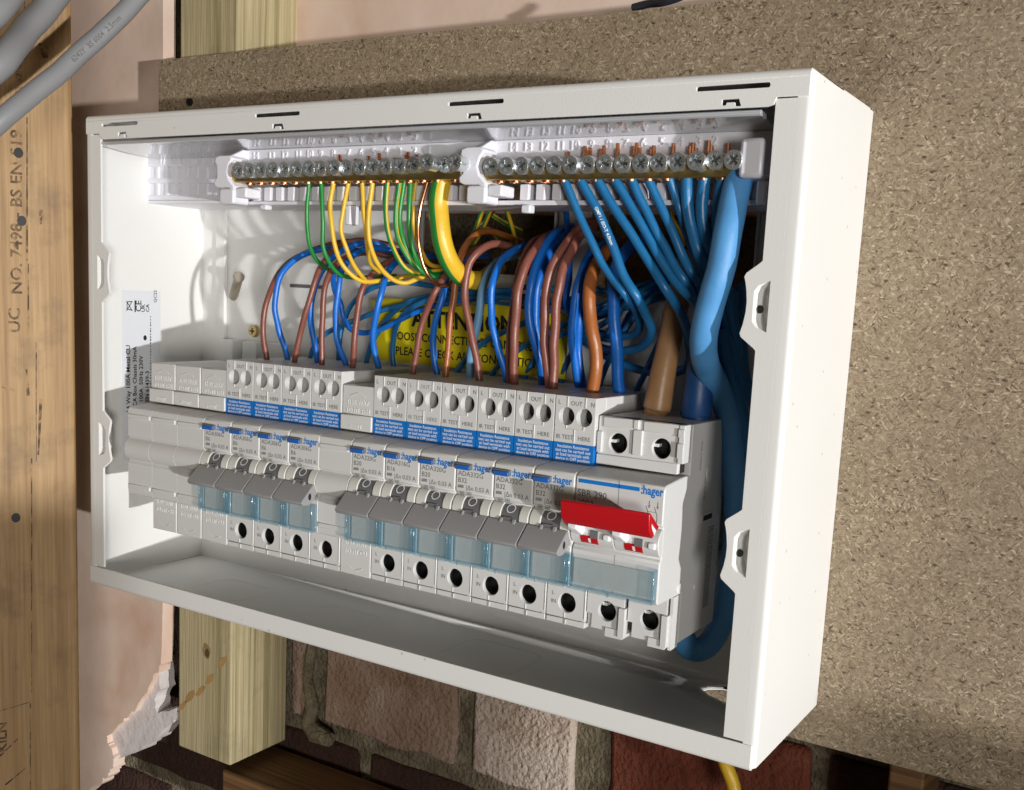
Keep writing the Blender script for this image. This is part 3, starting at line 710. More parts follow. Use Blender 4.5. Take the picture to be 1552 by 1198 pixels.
def rcbo(loc, code, amps, faded=False):
    t = thing('circuit_breaker', '', 'circuit breaker', loc)
    z0 = Vector((0, 0, 0))
    mb = MB(); mb.prism(nose_profile(-30, 37, 122.2, False), .05, XW, 'x')
    mb.prism([(-30, 108), (-16, 113), (-16, 122.2), (-30, 122.2)], .05, XW, 'x')
    mb.build('body', MOD, t, z0, bevel=.6)
    mb = MB(); mb.prism([(.08, 104.6), (XW-.08, 104.6), (XW-.08, 122.25), (.08, 122.25)], -68.2, -60.05, 'y', [circ(5.0, 114.6, 3.4, 22, 3.3), circ(12.55, 114.7, 3.4, 22, 3.3)])
    for x, za, zb in ((5.3, 118.2, 122.0), (12.9, 118.3, 122.0), (8.75, 104.8, 110.0), (5.2, 110.0, 111.3), (12.6, 110.0, 111.3)):
        mb.box(x-.14, x+.14, -68.5, -68.15, za, zb)
    mb.box(5.2, 12.6, -68.4, -68.15, 109.75, 110.0)
    mb.build('terminal_cover', MOD, t, z0, bevel=.22)
    mb = MB(); mb.prism([(.08, 36.8), (XW-.08, 36.8), (XW-.08, 53.4), (.08, 53.4)], -66.8, -64.9, 'y', [circ(9.0, 42.9, 3.85, 24, 3.75)])
    mb.prism([(.08, 34.2), (XW-.3, 34.2), (XW-.3, 36.4), (.08, 36.4)], -66.5, -58, 'y')
    for x, za, zb in ((7.4, 50.0, 53.2), (8.2, 36.9, 38.9), (8.7, 34.3, 36.3), (16.9, 38, 50)):
        mb.box(x-.16, x+.16, -67.1, -66.7, za, zb)
    mb.box(15.2, 17.1, -67.05, -66.6, 36.7, 37.1)
    mb.build('terminal_shroud', MOD, t, z0, bevel=.22)
    mb = MB(); mb.prism([(.2, 36.9), (XW-.2, 36.9), (XW-.2, 53.3), (.2, 53.3)], -64.85, -60.05, 'y', [circ(9.0, 42.9, 3.9, 24, 3.8)]); mb.build('well_shade_ring', M['dark'], t, z0)  # near-black ring, shade of the open hole painted as its colour
    for x, z, r in ((5.0, 114.6, 3.45), (12.55, 114.7, 3.45), (9.0, 42.9, 3.9)):
        mb = MB(); mb.prism(circ(x, z, r, 14), -60.6, -60.1, 'y'); mb.box(x-.35, x+.35, -60.9, -60.5, z-2.2, z+2.2)
        mb.build('terminal_screw', M['dark'], t, z0)  # disc fills the hole bottom, blackened to stand for shade there
    mb = MB(); mb.box(.02, XW-.02, -68.35, -60.05, 97.5, 104.55); lab = mb.build('test_label', M['blueprint'], t, z0)
    mb = MB()
    for i, ln in enumerate(('Insulation Resistance', 'test can be carried out', 'at load terminals with', 'device in OFF position')):
        text(mb, ln, 1.72, front(XW/2, 102.75-1.55*i, -68.41), 'c', bold=.012, squeeze=.94)
    mb.build('label_print', M['white'], lab, z0, smooth=False)
    mb = MB()
    for txt, s_, x, z, Y in (('L', 2.3, 1.2, 119.0, -68.26), ('OUT', 2.3, 6.6, 118.9, -68.26), ('N', 2.3, 14.9, 119.0, -68.26), ('IR TEST', 2.3, .9, 106.0, -68.26), ('HERE', 2.3, 10.3, 106.0, -68.26), ('L', 2.2, 2.2, 45.2, -66.86), ('IN', 2.2, 2.0, 41.9, -66.86)):
        text(mb, txt, s_, front(x, z, Y), bold=.004, squeeze=.98)
    tag(mb.build('terminal_print', M['fade'] if faded else M['ink'], t, z0, smooth=False), kind='stuff')
    mb = MB()
    text(mb, code, 2.7, front(1.1, 88.7, -81.36)); text(mb, amps, 2.7, front(1.1, 86.0, -81.36))
    text(mb, '6000', 1.7, front(1.15, 83.9, -81.36), bold=.03, squeeze=.8); text(mb, '|\u0394n 0,03 A', 2.55, front(4.9, 83.4, -81.36), squeeze=.97)
    for x in (2.4, 5.6):
        for (a, b_, c, d) in ((0, 1.9, 0, .16), (0, 1.9, 1.3, 1.46), (0, .16, 0, 1.46), (1.74, 1.9, 0, 1.46), (.5, 1.4, .5, .9)):
            mb.add([(x+a, -81.36, 81.75-.9+.3+c), (x+b_, -81.36, 81.75-.9+.3+c), (x+b_, -81.36, 81.75-.9+.3+d), (x+a, -81.36, 81.75-.9+.3+d)], [(0, 1, 2, 3)])
    mb.build('rating_print', M['ink'], t, z0, smooth=False)
    mb = MB(); text(mb, ':hager', 4.0, front(8.0, 91.5, -81.36), bold=.028, squeeze=.82); mb.build('brand_mark', M['brandblue'], t, z0, smooth=False)
    mb = MB(); mb.box(.15, 7.6, -82.6, -81.1, 91.4, 93.7); fr_ = mb.build('button_frame', M['drum'], t, z0, bevel=.2)
    mb = MB(); mb.box(.5, 7.3, -83.3, -82.5, 91.3, 93.1); mb.build('test_button', M['testblue'], fr_, z0, bevel=.25)
    mb = MB(); arcprism(mb, 5.9, .1, 4.9); arcprism(mb, 5.9, 13.0, XW-.1)
    mb.each('toggle_collar', M['collar'], t, z0, bevel=.3)
    mb = MB(); arcprism(mb, 5.5, 4.95, 12.95); dr = mb.build('toggle_drum', M['drum'], t, z0, bevel=.2)
    mb = MB()
    ca, sa = math.cos(math.radians(39)), math.sin(math.radians(39))
    def ring(p, r):
        a, b_ = p; return (8.8+a, -77.6-(5.62)*ca - b_*(-sa), 75.8+5.62*sa + b_*ca)
    n = 20; vs = [ring((ro*math.cos(2*math.pi*i/n), ro*math.sin(2*math.pi*i/n)), 0) for ro in (1.95, 1.5) for i in range(n)]
    mb.add(vs, [(i, (i+1) % n, n+(i+1) % n, n+i) for i in range(n)]); mb.build('off_mark', M['white'], dr, z0, smooth=False)
    mb = MB(); mb.box(6.6, 10.6, -84.0, -83.0, 75.0, 76.4); mb.box(14.4, 16.8, -83.75, -82.6, 72.4, 74.2); mb.each('toggle_slot', M['drum'], t, z0)
    mb = MB(); mb.prism([(-82.6, 74.9), (-84.2, 75.2), (-90.6, 69.0), (-90.9, 68.0), (-90.0, 66.9), (-86.6, 66.6), (-81.4, 70.2)], -.15, XW-.25, 'x')
    mb.prism([(-82, 73), (-84.3, 76.2), (-85.2, 74.4), (-84, 72)], 5.3, 6.6, 'x'); mb.prism([(-82, 73), (-84.3, 76.2), (-85.2, 74.4), (-84, 72)], 10.8, 12.4, 'x')
    tg = mb.build('toggle', M['toggle'], t, z0, bevel=.3)
    mb = MB(); mb.prism(circ(-86.2, 70.3, 1.5, 12, .9), XW-.3, XW-.2, 'x'); mb.build('handle_hole', M['black'], tg, z0)
    mb = MB()
    mb.box(.9, XW-.9, -84.8, -84.3, 55.3, 66.3); wn_ = mb.build('label_window', M['clear'], t, z0)
    mb = MB(); mb.box(.15, 1.0, -84.9, -81.5, 54.5, 66.3); mb.box(XW-1.0, XW-.1, -84.9, -81.5, 54.5, 66.3)
    mb.box(1.05, XW-1.05, -84.9, -81.5, 54.4, 55.4); mb.box(4.4, 5.2, -85.2, -84.95, 54.2, 55.8)
    mb.each('window_edge', M['edge'], wn_, z0, bevel=.25)
    mb = MB(); mb.box(1.3, XW-1.3, -81.6, -81.4, 56, 66); mb.build('label_card', M['card'], t, z0)
    return t
protos = {}
kinds = ['K']*3 + ['ADA306G']*4 + ['K'] + ['ADA320G', 'ADA316G', 'ADA320G', 'ADA332G', 'ADA332G', 'ADA332G']
amp = {'ADA306G': 'B6', 'ADA320G': 'B20', 'ADA316G': 'B16', 'ADA332G': 'B32'}
LBL = {0: 'outermost left grey blank module at the end of the row', 1: 'middle one of the three grey blanks at the left end', 2: 'grey blank module touching the first breaker from the left',
       7: 'single grey blank module between the two groups of breakers',
       3: 'first B6 breaker from the left, beside the three blanks', 4: 'second B6 breaker from the left in the group of four', 5: 'third B6 breaker from the left in the group of four', 6: 'fourth B6 breaker, its right side next to the lone blank',
       8: 'B20 breaker at the left end of the group of six', 9: 'B16 breaker with paler terminal lettering in the group of six', 10: 'B20 breaker right of the B16 breaker',
       11: 'B32 breaker farthest left of the three B32 ones', 12: 'middle one of the three B32 breakers', 13: 'B32 breaker beside the red handled main switch'}
for k, kd in enumerate(kinds):
    loc = (X0+PITCH*k, 0, 0)
    if kd in protos: t = copy_tree(protos[kd]); t.location = Vector(loc)*S
    elif kd == 'K': t = protos[kd] = blank(loc)
    else: t = protos[kd] = rcbo(loc, kd, amp[kd], kd == 'ADA316G')
    tag(t, LBL[k], 'blank module' if kd == 'K' else 'circuit breaker', 'blank modules in the row' if kd == 'K' else 'breakers in the row')

# main switch
sx = X0+PITCH*14
ms = thing('main_switch', 'double width main switch with the red handle at the right end', 'main switch', (sx, 0, 0))
z0 = Vector((0, 0, 0)); SW = 34.9
mb = MB(); mb.prism(nose_profile(-25, 34.5, 115.8, False), .05, SW, 'x'); mb.build('body', MOD, ms, z0, bevel=.6)
mb = MB()
mb.prism([(.1, 98.2), (SW-2.2, 98.2), (SW-2.2, 116), (.1, 116)], -66.0, -64.3, 'y', [circ(8.4, 106.6, 3.7, 24, 3.6), circ(25.7, 106.7, 3.7, 24, 3.6)])
mb.box(.1, SW-2.2, -66.7, -65.9, 98.2, 102.0)
for x0, x1, z_, z1 in ((14.6, 18.3, 103.2, 112.4), (32.4, 34.7, 102.2, 116.0)):
    mb.box(x0, x1, -66.9, -60.05, z_, z1)
mb.box(14.6, 16.6, -67.0, -60.05, 112.6, 116); mb.box(32.3, 34.8, -67.6, -66.8, 104, 109.5); mb.box(32.3, 34.8, -67.6, -66.8, 111.6, 114.6)
mb.box(.2, 2.2, -67.2, -65.9, 102.6, 110.4); mb.box(2.2, 14.4, -66.6, -65.9, 112.2, 115.9); mb.box(18.4, 32.2, -66.6, -65.9, 112.2, 115.9)
mb.build('terminal_cover', MOD, ms, z0, bevel=.25)
mb = MB()
mb.prism([(2.3, 35.6), (15.6, 35.6), (15.6, 53.4), (.1, 53.4), (.1, 41), (2.3, 41)], -66.6, -64.6, 'y', [circ(8.6, 43.0, 3.9, 24, 3.75)])
mb.prism([(19.2, 35.4), (32.6, 35.4), (32.6, 53.4), (17.2, 53.4), (17.2, 41), (19.2, 41)], -66.6, -64.6, 'y', [circ(26.0, 43.2, 3.9, 24, 3.75)])
mb.box(8.6, 15.7, -67.4, -60, 33.6, 37.0); mb.box(14.2, 16.6, -68.2, -60.1, 34.5, 45.6); mb.box(26.2, 32.8, -67.4, -60, 33.6, 37.0); mb.box(31.4, 33.6, -68.2, -60.1, 34.5, 46.4)
mb.box(33.6, 34.8, -66.2, -60.1, 33.4, 53.4); mb.box(.05, 2.0, -65.4, -60.1, 36.4, 40.5)
mb.build('terminal_shroud', MOD, ms, z0, bevel=.25)
mb = MB(); mb.prism([(.2, 98.3), (SW-2.3, 98.3), (SW-2.3, 115.9), (.2, 115.9)], -64.25, -60.05, 'y', [circ(8.4, 106.6, 3.75, 24, 3.65), circ(25.7, 106.7, 3.75, 24, 3.65)])
mb.prism([(2.4, 37.1), (33.5, 37.1), (33.5, 53.3), (2.4, 53.3)], -64.55, -60.05, 'y', [circ(8.6, 43.0, 3.95, 24, 3.8), circ(26.0, 43.2, 3.95, 24, 3.8)]); mb.each('well_shade_ring', M['dark'], ms, z0)  # dark rings paint the shade inside the switch holes
for x, z, r in ((8.4, 106.6, 3.75), (25.7, 106.7, 3.75), (8.6, 43.0, 3.95), (26.0, 43.2, 3.95)):
    mb = MB(); mb.prism(circ(x, z, r, 16), -60.9, -60.1, 'y'); mb.box(x-.4, x+.4, -61.3, -60.8, z-2.6, z+2.6); mb.box(x-2.6, x+2.6, -61.32, -60.82, z-.4, z+.4)
    mb.build('terminal_screw', M['dark'], ms, z0, bevel=.15)  # full-width black disc carries the hole's shade in its colour
for x0, x1, z_ in ((4.8, 6.6, 107.0), (22.0, 23.8, 107.4), (5.6, 7.6, 45.0), (23.0, 25.0, 45.4)):
    mb = MB(); mb.box(x0, x1, -64.6, -61.4, z_-.5, z_+.6); mb.build('terminal_tongue', MOD, ms, z0)
mb = MB(); mb.add([(1.2, -81.36, 93.1), (25.4, -81.36, 93.1), (25.4, -81.36, 94.5), (1.2, -81.36, 94.5)], [(0, 1, 2, 3)])
text(mb, ':hager', 4.3, front(25.9, 92.5, -81.36), bold=.028, squeeze=.80); mb.build('brand_mark', M['brandblue'], ms, z0, smooth=False)
mb = MB(); text(mb, 'SBR 290', 3.5, front(1.0, 88.3, -81.36), squeeze=1.0); text(mb, '100A', 3.3, front(1.0, 84.9, -81.36)); text(mb, '230V', 2.6, front(1.0, 82.3, -81.36))
def ln2(x0_, z0_, x1_, z1_, w=.12):
    q = Vector((x1_-x0_, z1_-z0_)).normalized(); n_ = Vector((-q.y, q.x))*w
    mb.add([(x0_+n_.x, -81.36, z0_+n_.y), (x0_-n_.x, -81.36, z0_-n_.y), (x1_-n_.x, -81.36, z1_-n_.y), (x1_+n_.x, -81.36, z1_+n_.y)], [(0, 1, 2, 3)])
for dx in (0, 3.2):
    ln2(29.4+dx, 90.4, 29.4+dx, 88.2); ln2(28.9+dx, 88.6, 29.9+dx, 88.6); ln2(29.1+dx, 88.0, 29.7+dx, 88.0); ln2(28.2+dx, 88.4, 29.4+dx, 85.6); ln2(29.4+dx, 85.6, 29.4+dx, 82.6)
ln2(28.9, 86.6, 32.0, 86.6, .07)
mb.build('rating_print', M['ink'], ms, z0, smooth=False)
mb = MB(); ln2(17.45, 82.3, 17.45, 97, .12); ln2(17.45, 55, 17.45, 69, .1); mb.build('module_joint', M['fade'], ms, z0, smooth=False)
mb = MB(); arcprism(mb, 5.9, .1, 17.4); arcprism(mb, 5.9, 17.6, SW-.1); mb.each('toggle_collar', MOD, ms, z0, bevel=.3)
for xo in (0, 17.5):
    mb = MB(); A = arc(-77.6, 75.8, 6.05, 222, 190, 6); mb.prism(A+[(-78, 76), (-78, 72)], 4.2+xo, 11.2+xo, 'x'); o = mb.build('on_mark', M['red'], ms, z0)
    mb = MB(); A = arc(-77.6, 75.8, 6.12, 217, 199, 4); mb.prism(A+[(-79, 75)], 7.4+xo, 8.3+xo, 'x'); mb.build('bar_mark', M['white'], o, z0)
    mb = MB(); mb.prism([(-82, 77.6), (-89.6, 80.8), (-89.6, 77.8), (-84, 74.6)], 2.0+xo, 5.8+xo, 'x'); mb.build('handle_arm', M['white'], ms, z0, bevel=.5)
    mb = MB(); mb.box(8.4+xo, 11.4+xo, -84.0, -82.6, 74.2, 77.0); mb.build('toggle_slot', M['drum'], ms, z0)
    mb = MB(); mb.box(13.6+xo, 16.4+xo, -84.4, -82.6, 74.0, 76.4); mb.build('toggle_stop', M['white'], ms, z0, bevel=.5)
mb = MB(); mb.prism([(-93.6, 88.9), (-94.3, 88.4), (-93.7, 82.8), (-90.6, 79.5), (-89.4, 80.4), (-91.6, 83.6), (-91.9, 85.2), (-87.0, 81.6), (-85.7, 82.9)], 1.3, 35.6, 'x')
mb.build('red_handle', M['red'], ms, z0, bevel=.35)
mb = MB(); mb.prism([(-91.4, 83.4), (-91.6, 85.0), (-87.2, 81.8), (-88.0, 80.2)], 1.6, 35.2, 'x'); mb.build('handle_core', M['white'], ms, z0)
mb = MB(); mb.box(1.3, SW-1.3, -84.8, -84.3, 55.5, 66.6); wn_ = mb.build('label_window', M['clear'], ms, z0)
mb = MB(); mb.box(.3, 1.25, -84.9, -81.5, 54.5, 66.8); mb.box(SW-1.25, SW-.3, -84.9, -81.5, 54.5, 66.8)
mb.box(1.3, SW-1.3, -84.9, -81.5, 54.4, 55.4); mb.box(16.6, 17.9, -85.2, -84.95, 54.2, 55.9)
mb.each('window_edge', M['edge'], wn_, z0, bevel=.25)
mb = MB(); mb.box(1.5, SW-1.5, -81.75, -81.4, 56.2, 65.4); mb.build('label_card', M['card'], ms, z0)
mb = MB(); XS = SW+.06
for k in range(34):
    z = 43+k*.95; mb.add([(XS, -38, z), (XS, -32, z), (XS, -32, z+random.uniform(.25, .6)), (XS, -38, z+.4)], [(0, 1, 2, 3)])
def sidep(y, z):
    def fn(a, b, d=0): return (XS, y-b, z+a)
    return fn
for y, z, tx in ((-50, 98, '3250613 902A'), (-44, 86, 'AC22A 50Hz'), (-29, 60, '12010 14A 230V'), (-26, 58, 'EN 60947-3')): text(mb, tx, 1.9, sidep(y, z))
mb.build('side_print', M['ink'], ms, z0, smooth=False)
mb = MB(); mb.cyl((SW-.1, -62, 56), (SW+.5, -62, 56), 2.3, 1.9); mb.cyl((SW-.1, -42, 96), (SW+.3, -42, 96), 2.6, 2.4); mb.cyl((SW-.1, -47, 53.5), (SW+.3, -47, 53.5), 1.3, 1.2)
mb.box(SW-.2, SW+.35, -46, -34, 77.5, 81); mb.each('side_rivet', MOD, ms, z0, bevel=.2)
mb = MB(); mb.box(SW+.3, SW+.4, -44.5, -36, 78.2, 80.2); mb.build('side_slot', M['black'], ms, z0)

# ------------------------------------------------------------------ terminal bars and their carrier
cr = thing('terminal_carrier', 'white plastic carrier with embossed numbers under the box top', 'carrier', (180, -29, 194))
cl = Vector((180, -29, 194)); NY = M['nylon']
YW = -54.0
mb = MB(); mb.prism([(-34, 217.4), (YW-.6, 218.0), (-72.9, 219.6), (-73.5, 220.2), (-73.5, 221.0), (-72.9, 221.5), (YW-.6, 219.2), (-34, 218.6)], 9, 340.5, 'x'); mb.build('shelf', M['shelf'], cr, cl, bevel=.2)
mb = MB(); mb.prism([(YW, 205.5), (YW, 217.95), (YW+2, 217.85), (YW+2, 205.5)], 86, 341, 'x'); mb.build('number_strip', NY, cr, cl, bevel=.25)
mb = MB(); mb.box(86, 341, -57.5, -30, 192.8, 194.6); mb.build('carrier_floor', NY, cr, cl, bevel=.35)
mb = MB(); mb.prism([(-62, 192.6), (-30, 192.6), (-30, 222), (-52, 222), (-62, 215)], 341.2, 344.6, 'x')
mb.each('carrier_end', NY, cr, cl, bevel=.35)
YL = -38.0
cells = []
for v0, v1 in ((253, 271), (278, 296.5)):
    for i in range(8):
        u0 = 224.5+14.75*i
        a_, b_ = at(u0, v0, YL), at(u0+11.4, v1, YL)
        cells.append(rrect(a_.x, b_.x, b_.z, a_.z, .35, 1))
lx0, lz0, lz1 = at(221.5, 270, YL).x, at(280, 303.5, YL).z, at(280, 231, YL).z
mb = MB(); mb.prism([(lx0, lz0), (92, lz0), (92, lz1), (lx0, lz1)], YL, YL+1.1, 'y', cells); mb.box(lx0, 92, YL+1.1, YL+2.4, lz0, lz1)
mb.build('louvre_plate', NY, cr, cl, bevel=.08)
mb = MB(); mb.box(lx0, 92, YL+.2, -1.5, lz0-1.6, lz0-.05); mb.box(lx0-1.6, lx0-.05, YL-.6, -1.5, lz0-1.6, lz1); mb.each('louvre_side', NY, cr, cl, bevel=.3)
mb = MB()
x = 96
while x < 338:
    if not (212 < x < 236): mb.box(x, x+3.9, -56.6, -48, 194.7, 200.8)
    x += 7.2
mb.each('comb_tooth', NY, cr, cl, bevel=.3)
mb = MB()
for i, u in enumerate((388, 412, 432, 452, 470, 487, 506, 529, 548, 566, 586, 606, 629, 650)):
    x = at(u, 231-.02*(u-390), YW).x
    def fn(a, b, d=0, x=x): return (x+a, YW-.6+d, 213.5+b)
    text(mb, str(14-i), 4.6, fn, 'c', squeeze=.9, depth=.65)
for i, u in enumerate((778, 800, 825, 848, 871, 897, 922, 948, 975, 1003, 1031, 1058, 1083)):
    x = at(u, 226, YW).x
    def fn(a, b, d=0, x=x): return (x+a, YW-.6+d, 213.5+b)
    text(mb, str(14-i), 4.8, fn, 'c', squeeze=.9, depth=.65)
for s_, u in (('12', 246.5), ('11', 262), ('N', 276), ('10', 293), ('9', 307), ('8', 322)):
    x = at(u, 243, YL).x; zb = at(u, 249.5, YL).z
    def fn(a, b, d=0, x=x, zb=zb): return (x+a, YL-.6+d, zb+b)
    text(mb, s_, 4.6, fn, 'c', squeeze=.9, depth=.65)
tag(mb.build('embossed_numbers', NY, cr, cl), kind='stuff')
for x in (86.0, 222.0):
    mb = MB(); mb.prism([(YW+1, 208), (-62, 208), (-64, 211.5), (-64, 214.0), (-57, 217.6), (YW+1, 217.6)], x+2.0, x+4.4, 'x'); mb.build('clip_cheek', NY, cr, cl, bevel=.5)
    mb = MB(); mb.prism([(x-1, 199.5), (x+5.4, 199.5), (x+9.5, 197.5), (x+9.0, 200.5), (x+5.8, 203.4), (x+4.9, 206.5), (x+5.8, 209.6), (x+8, 212.4), (x+6.5, 213.6), (x-1, 213.6), (x-3.6, 212.8), (x-3.8, 211.0), (x-2.2, 209.2), (x-2.2, 204.2), (x-4.2, 202.4), (x-3.8, 200.6)], -67.2, -57.5, 'y'); mb.build('bar_clip', NY, cr, cl, bevel=.8)
    mb = MB(); mb.prism(rrect(x+.5, x+9.5, 192.4, 199.2, 1.2), -67.8, -58, 'y'); mb.build('clip_latch', NY, cr, cl, bevel=.8)
    mb = MB(); mb.box(x+9.6, x+16, -66.5, -57, 195.2, 199.6); mb.build('clip_foot', NY, cr, cl, bevel=.7)
mb = MB(); mb.box(332.4, 341.1, -69, -55, 200.5, 213.5); mb.build('bar_clip', NY, cr, cl, bevel=1.5)
mb = MB(); mb.box(337.5, 341.1, -64, -55, 192.4, 200.4); mb.build('clip_latch', NY, cr, cl, bevel=.8)
mb = MB(); mb.box(243, 247, -60, -56, 189.6, 192.75); mb.box(104, 108, -60, -56, 190.5, 192.75); mb.box(152, 155, -57, -51, 184.6, 192.75)
mb.each('hook', NY, cr, cl, bevel=.6)
# one spare screw standing in the gap
mb = MB()
p = at(718, 225, -40)
for i in range(7): mb.cyl((p.x, -40, p.z-8+i*2.0), (p.x, -40, p.z-7+i*2.0), 2.6, 2.2, 12); mb.cyl((p.x, -40, p.z-7+i*2.0), (p.x, -40, p.z-6+i*2), 2.2, 2.6, 12)
tag(mb.build('gap_screw', M['zinc'], None, tuple(p)), 'threaded zinc screw in the gap between the two terminal bars', 'screw')
mb = MB()
p = at(712, 285, -46)
mb.tube([p+Vector((4*math.cos(t*.5), 2*math.sin(t*.5), -1.6+.5*math.sin(t*.5))) for t in range(14)], .9, 8)
tag(mb.build('clamp_ring', M['brass'], None, tuple(p)), 'dark metal clamp ring below the gap between the bars', 'clamp')

def screw_head():
    mb = MB(); r = 3.25
    cross = []
    w, l = .55, 2.1
    cross = [(w, w), (w, l), (-w, l), (-w, w), (-l, w), (-l, -w), (-w, -w), (-w, -l), (w, -l), (w, -w), (l, -w), (l, w)]
    mb.prism(circ(0, 0, r, 24), -1.6, 0, 'y', [cross])
    mb.prism(circ(0, 0, r-.2, 24), -.5, 4, 'y', mi=0)
    mb.prism(cross, -.55, -.45, 'y', mi=1)
    for k in range(4):
        a = math.radians(45+90*k); c, s_ = math.cos(a), math.sin(a)
        q = [(.9, .13), (2.4, .13), (2.4, -.13), (.9, -.13)]
        mb.prism([(x*c-z*s_, x*s_+z*c) for x, z in q], -1.68, -1.5, 'y', mi=1)
    mb.cyl((0, 4, 0), (0, 12, 0), 2.1, 2.1, 12)
    return mb
sh0 = screw_head().build('screw', [M['zinc'], M['zincdark']], None, (0, 0, 0), bevel=.35)
first = [True]
def put_screw(parent, pl_, p, rot, tx=0.0):
    global sh0
    o = sh0 if first[0] else sh0.copy()
    if not first[0]: COL.objects.link(o)
    first[0] = False
    o.parent = parent; o.location = (Vector(p)-pl_)*S; o.rotation_euler = (tx, rot, 0)
def bar(name, label, us, z, y, loc, x0, x1, special=()):
    t = thing(name, label, 'terminal bar', loc, 'brass terminal bars')
    L0 = Vector(loc)
    mb = MB(); mb.box(x0, x1, y, y+8, z-4.6, z+2.8)
    o = mb.build('brass_bar', M['brass'], t, L0, bevel=.5)
    mb = MB()
    for i, (u, v) in enumerate(us):
        p = at(u, v, y-2)
        mb.prism(circ(p.x, y+4, 2.2, 14), z-5.2, z-4.55, 'z', [circ(p.x, y+4, 1.6, 14)])
    mb.build('wire_hole_rim', M['copper'], t, L0)
    rr = random.Random(len(us))
    for i, (u, v) in enumerate(us):
        dy = -6 if i in special else rr.uniform(-1.1, .5)
        p = at(u, v, y-2+dy)
        put_screw(t, L0, p, rr.uniform(0, 1.57), rr.uniform(-.11, .09))
    return t
U1 = [(364, 259.5), (381, 259), (398.5, 258.5), (416.5, 258), (434, 257.5), (452.5, 257), (471, 256.5), (489.5, 256), (509, 255), (528, 254.5), (547.5, 254), (567, 253.5), (587.5, 252.5), (608, 252), (629, 250.5), (650, 247), (677, 250), (692, 247)]
U2 = [(746.5, 253), (769.5, 252.5), (793, 252), (817, 251.5), (842, 251), (867, 250.5), (892, 250), (918.5, 249), (946, 248.5), (973.5, 248), (1001, 247), (1029, 246), (1057, 245), (1086, 243.5), (1113.5, 243)]
bar('earth_bar', 'left brass terminal bar taking the green and yellow wires', U1, 206.6, -65, (155, -60, 206), 90.5, 218, (15, 17))
bar('neutral_bar', 'right brass terminal bar taking the row of blue wires', U2, 205.9, -65, (280, -60, 206), 229, 335)

# ------------------------------------------------------------------ yellow notice on the back
nt_ = thing('warning_label', 'yellow attention notice behind the wires above the breakers', 'label', (185, -16, 120))
nl = Vector((185, -16, 120))
def sheet(x, z): return (x, -14 - (x-132)*.055 - 2.0*math.sin(max(0, z-146)/8.0), z)
mb = MB(); nx, nz = 24, 8
vs = []; fs = []
for j in range(nz+1):
    for i in range(nx+1):
        x = 132.5 + 112*i/nx; z = 124 + (28.5 + 1.2*math.sin(i*.5))*j/nz; vs.append(sheet(x, z))
for j in range(nz):
    for i in range(nx): fs.append((j*(nx+1)+i, j*(nx+1)+i+1, (j+1)*(nx+1)+i+1, (j+1)*(nx+1)+i))
mb.add(vs, fs); o = mb.build('notice_sheet', M['yellowlabel'], nt_, nl); so = o.modifiers.new('solid', 'SOLIDIFY'); so.thickness = .0003; so.offset = 0
mb = MB()
def shp(x, z):
    def fn(a, b, d=0):
        q = sheet(x+a, z+b); return (q[0], q[1]-.35, q[2])
    return fn
text(mb, 'ATTENTION', 10.5, shp(188, 141.6), 'c', bold=.03, squeeze=1.0)
text(mb, 'LOOSE CONNECTIONS CAN CAUSE', 5.4, shp(190, 134.6), 'c', bold=.015, squeeze=.98)
text(mb, 'PLEASE CHECK ALL CONNECTIONS!', 5.4, shp(192, 127.6), 'c', bold=.015, squeeze=.98)
mb.build('notice_print', M['black'], nt_, nl, smooth=False)

# ------------------------------------------------------------------ wires
def wire(label, pts, r, mat, group, name='wire', cat='wire', n=10, stripe=None, phase=0.0, twist=0.0, bare=None, k=5, legend=None):
    P = [at(u, v, y) for u, v, y in pts]
    path = spline(P, k)
    rnd = random.Random(len(label)*31+int(pts[0][0]))
    f1, f2, a1, a2 = rnd.uniform(.10, .2), rnd.uniform(.25, .45), rnd.uniform(0, 6), rnd.uniform(0, 6)
    ln = 0.0
    for i in range(1, len(path)):
        ln += (path[i]-path[i-1]).length
        w = min(1, i/6)*.09*min(r, 2.2)
        path[i] = path[i] + Vector((math.sin(ln*f1+a1)+.6*math.sin(ln*f2+a2), math.sin(ln*f2+a1), math.cos(ln*f1+a2)))*w
    mb = MB(); mb.tube(path, r, n, mats=stripe, phase=phase, twist=twist)
    loc = tuple(path[0])
    o = mb.build(name, mat if isinstance(mat, list) else [mat], None, loc)
    tag(o, label, cat, group)
    if legend:
        cum = [0.0]
        for i in range(1, len(path)): cum.append(cum[-1]+(path[i]-path[i-1]).length)
        mb = MB(); vs, fs, w_ = glyphs(legend[0], legend[2], .02)
        def along(x, y):
            d = legend[1]+x; i = 0
            while i < len(cum)-2 and cum[i+1] < d: i += 1
            t = (d-cum[i])/(cum[i+1]-cum[i]); p = path[i].lerp(path[i+1], t); T_ = (path[i+1]-path[i]).normalized()
            v_ = (CAM-p).normalized(); v_ = (v_-T_*v_.dot(T_)).normalized(); q = T_.cross(v_)
            an = (y-legend[2]*.35)/r
            return p + (v_*math.cos(an) - q*math.sin(an))*(r+.05)
        mb.add([along(x, y) for x, y in vs], fs); mb.build('printed_legend', M['white'] if legend[3] else M['ink'], o, Vector(loc), smooth=False)
    if bare:
        mb = MB()
        for dx, hh in bare: mb.cyl((path[0].x+dx, -55.8, 206), (path[0].x+dx, -56.2, 206+hh), 1.0, .75, 8)
        mb.cyl((path[0].x, -59.5, path[0].z-.5), (path[0].x, -59, 203), .9, .9, 8)
        mb.build('bare_end', M['copper'], o, Vector(loc))
    return o
B_, N_, O_ = M['brown'], M['blue'], M['orange']
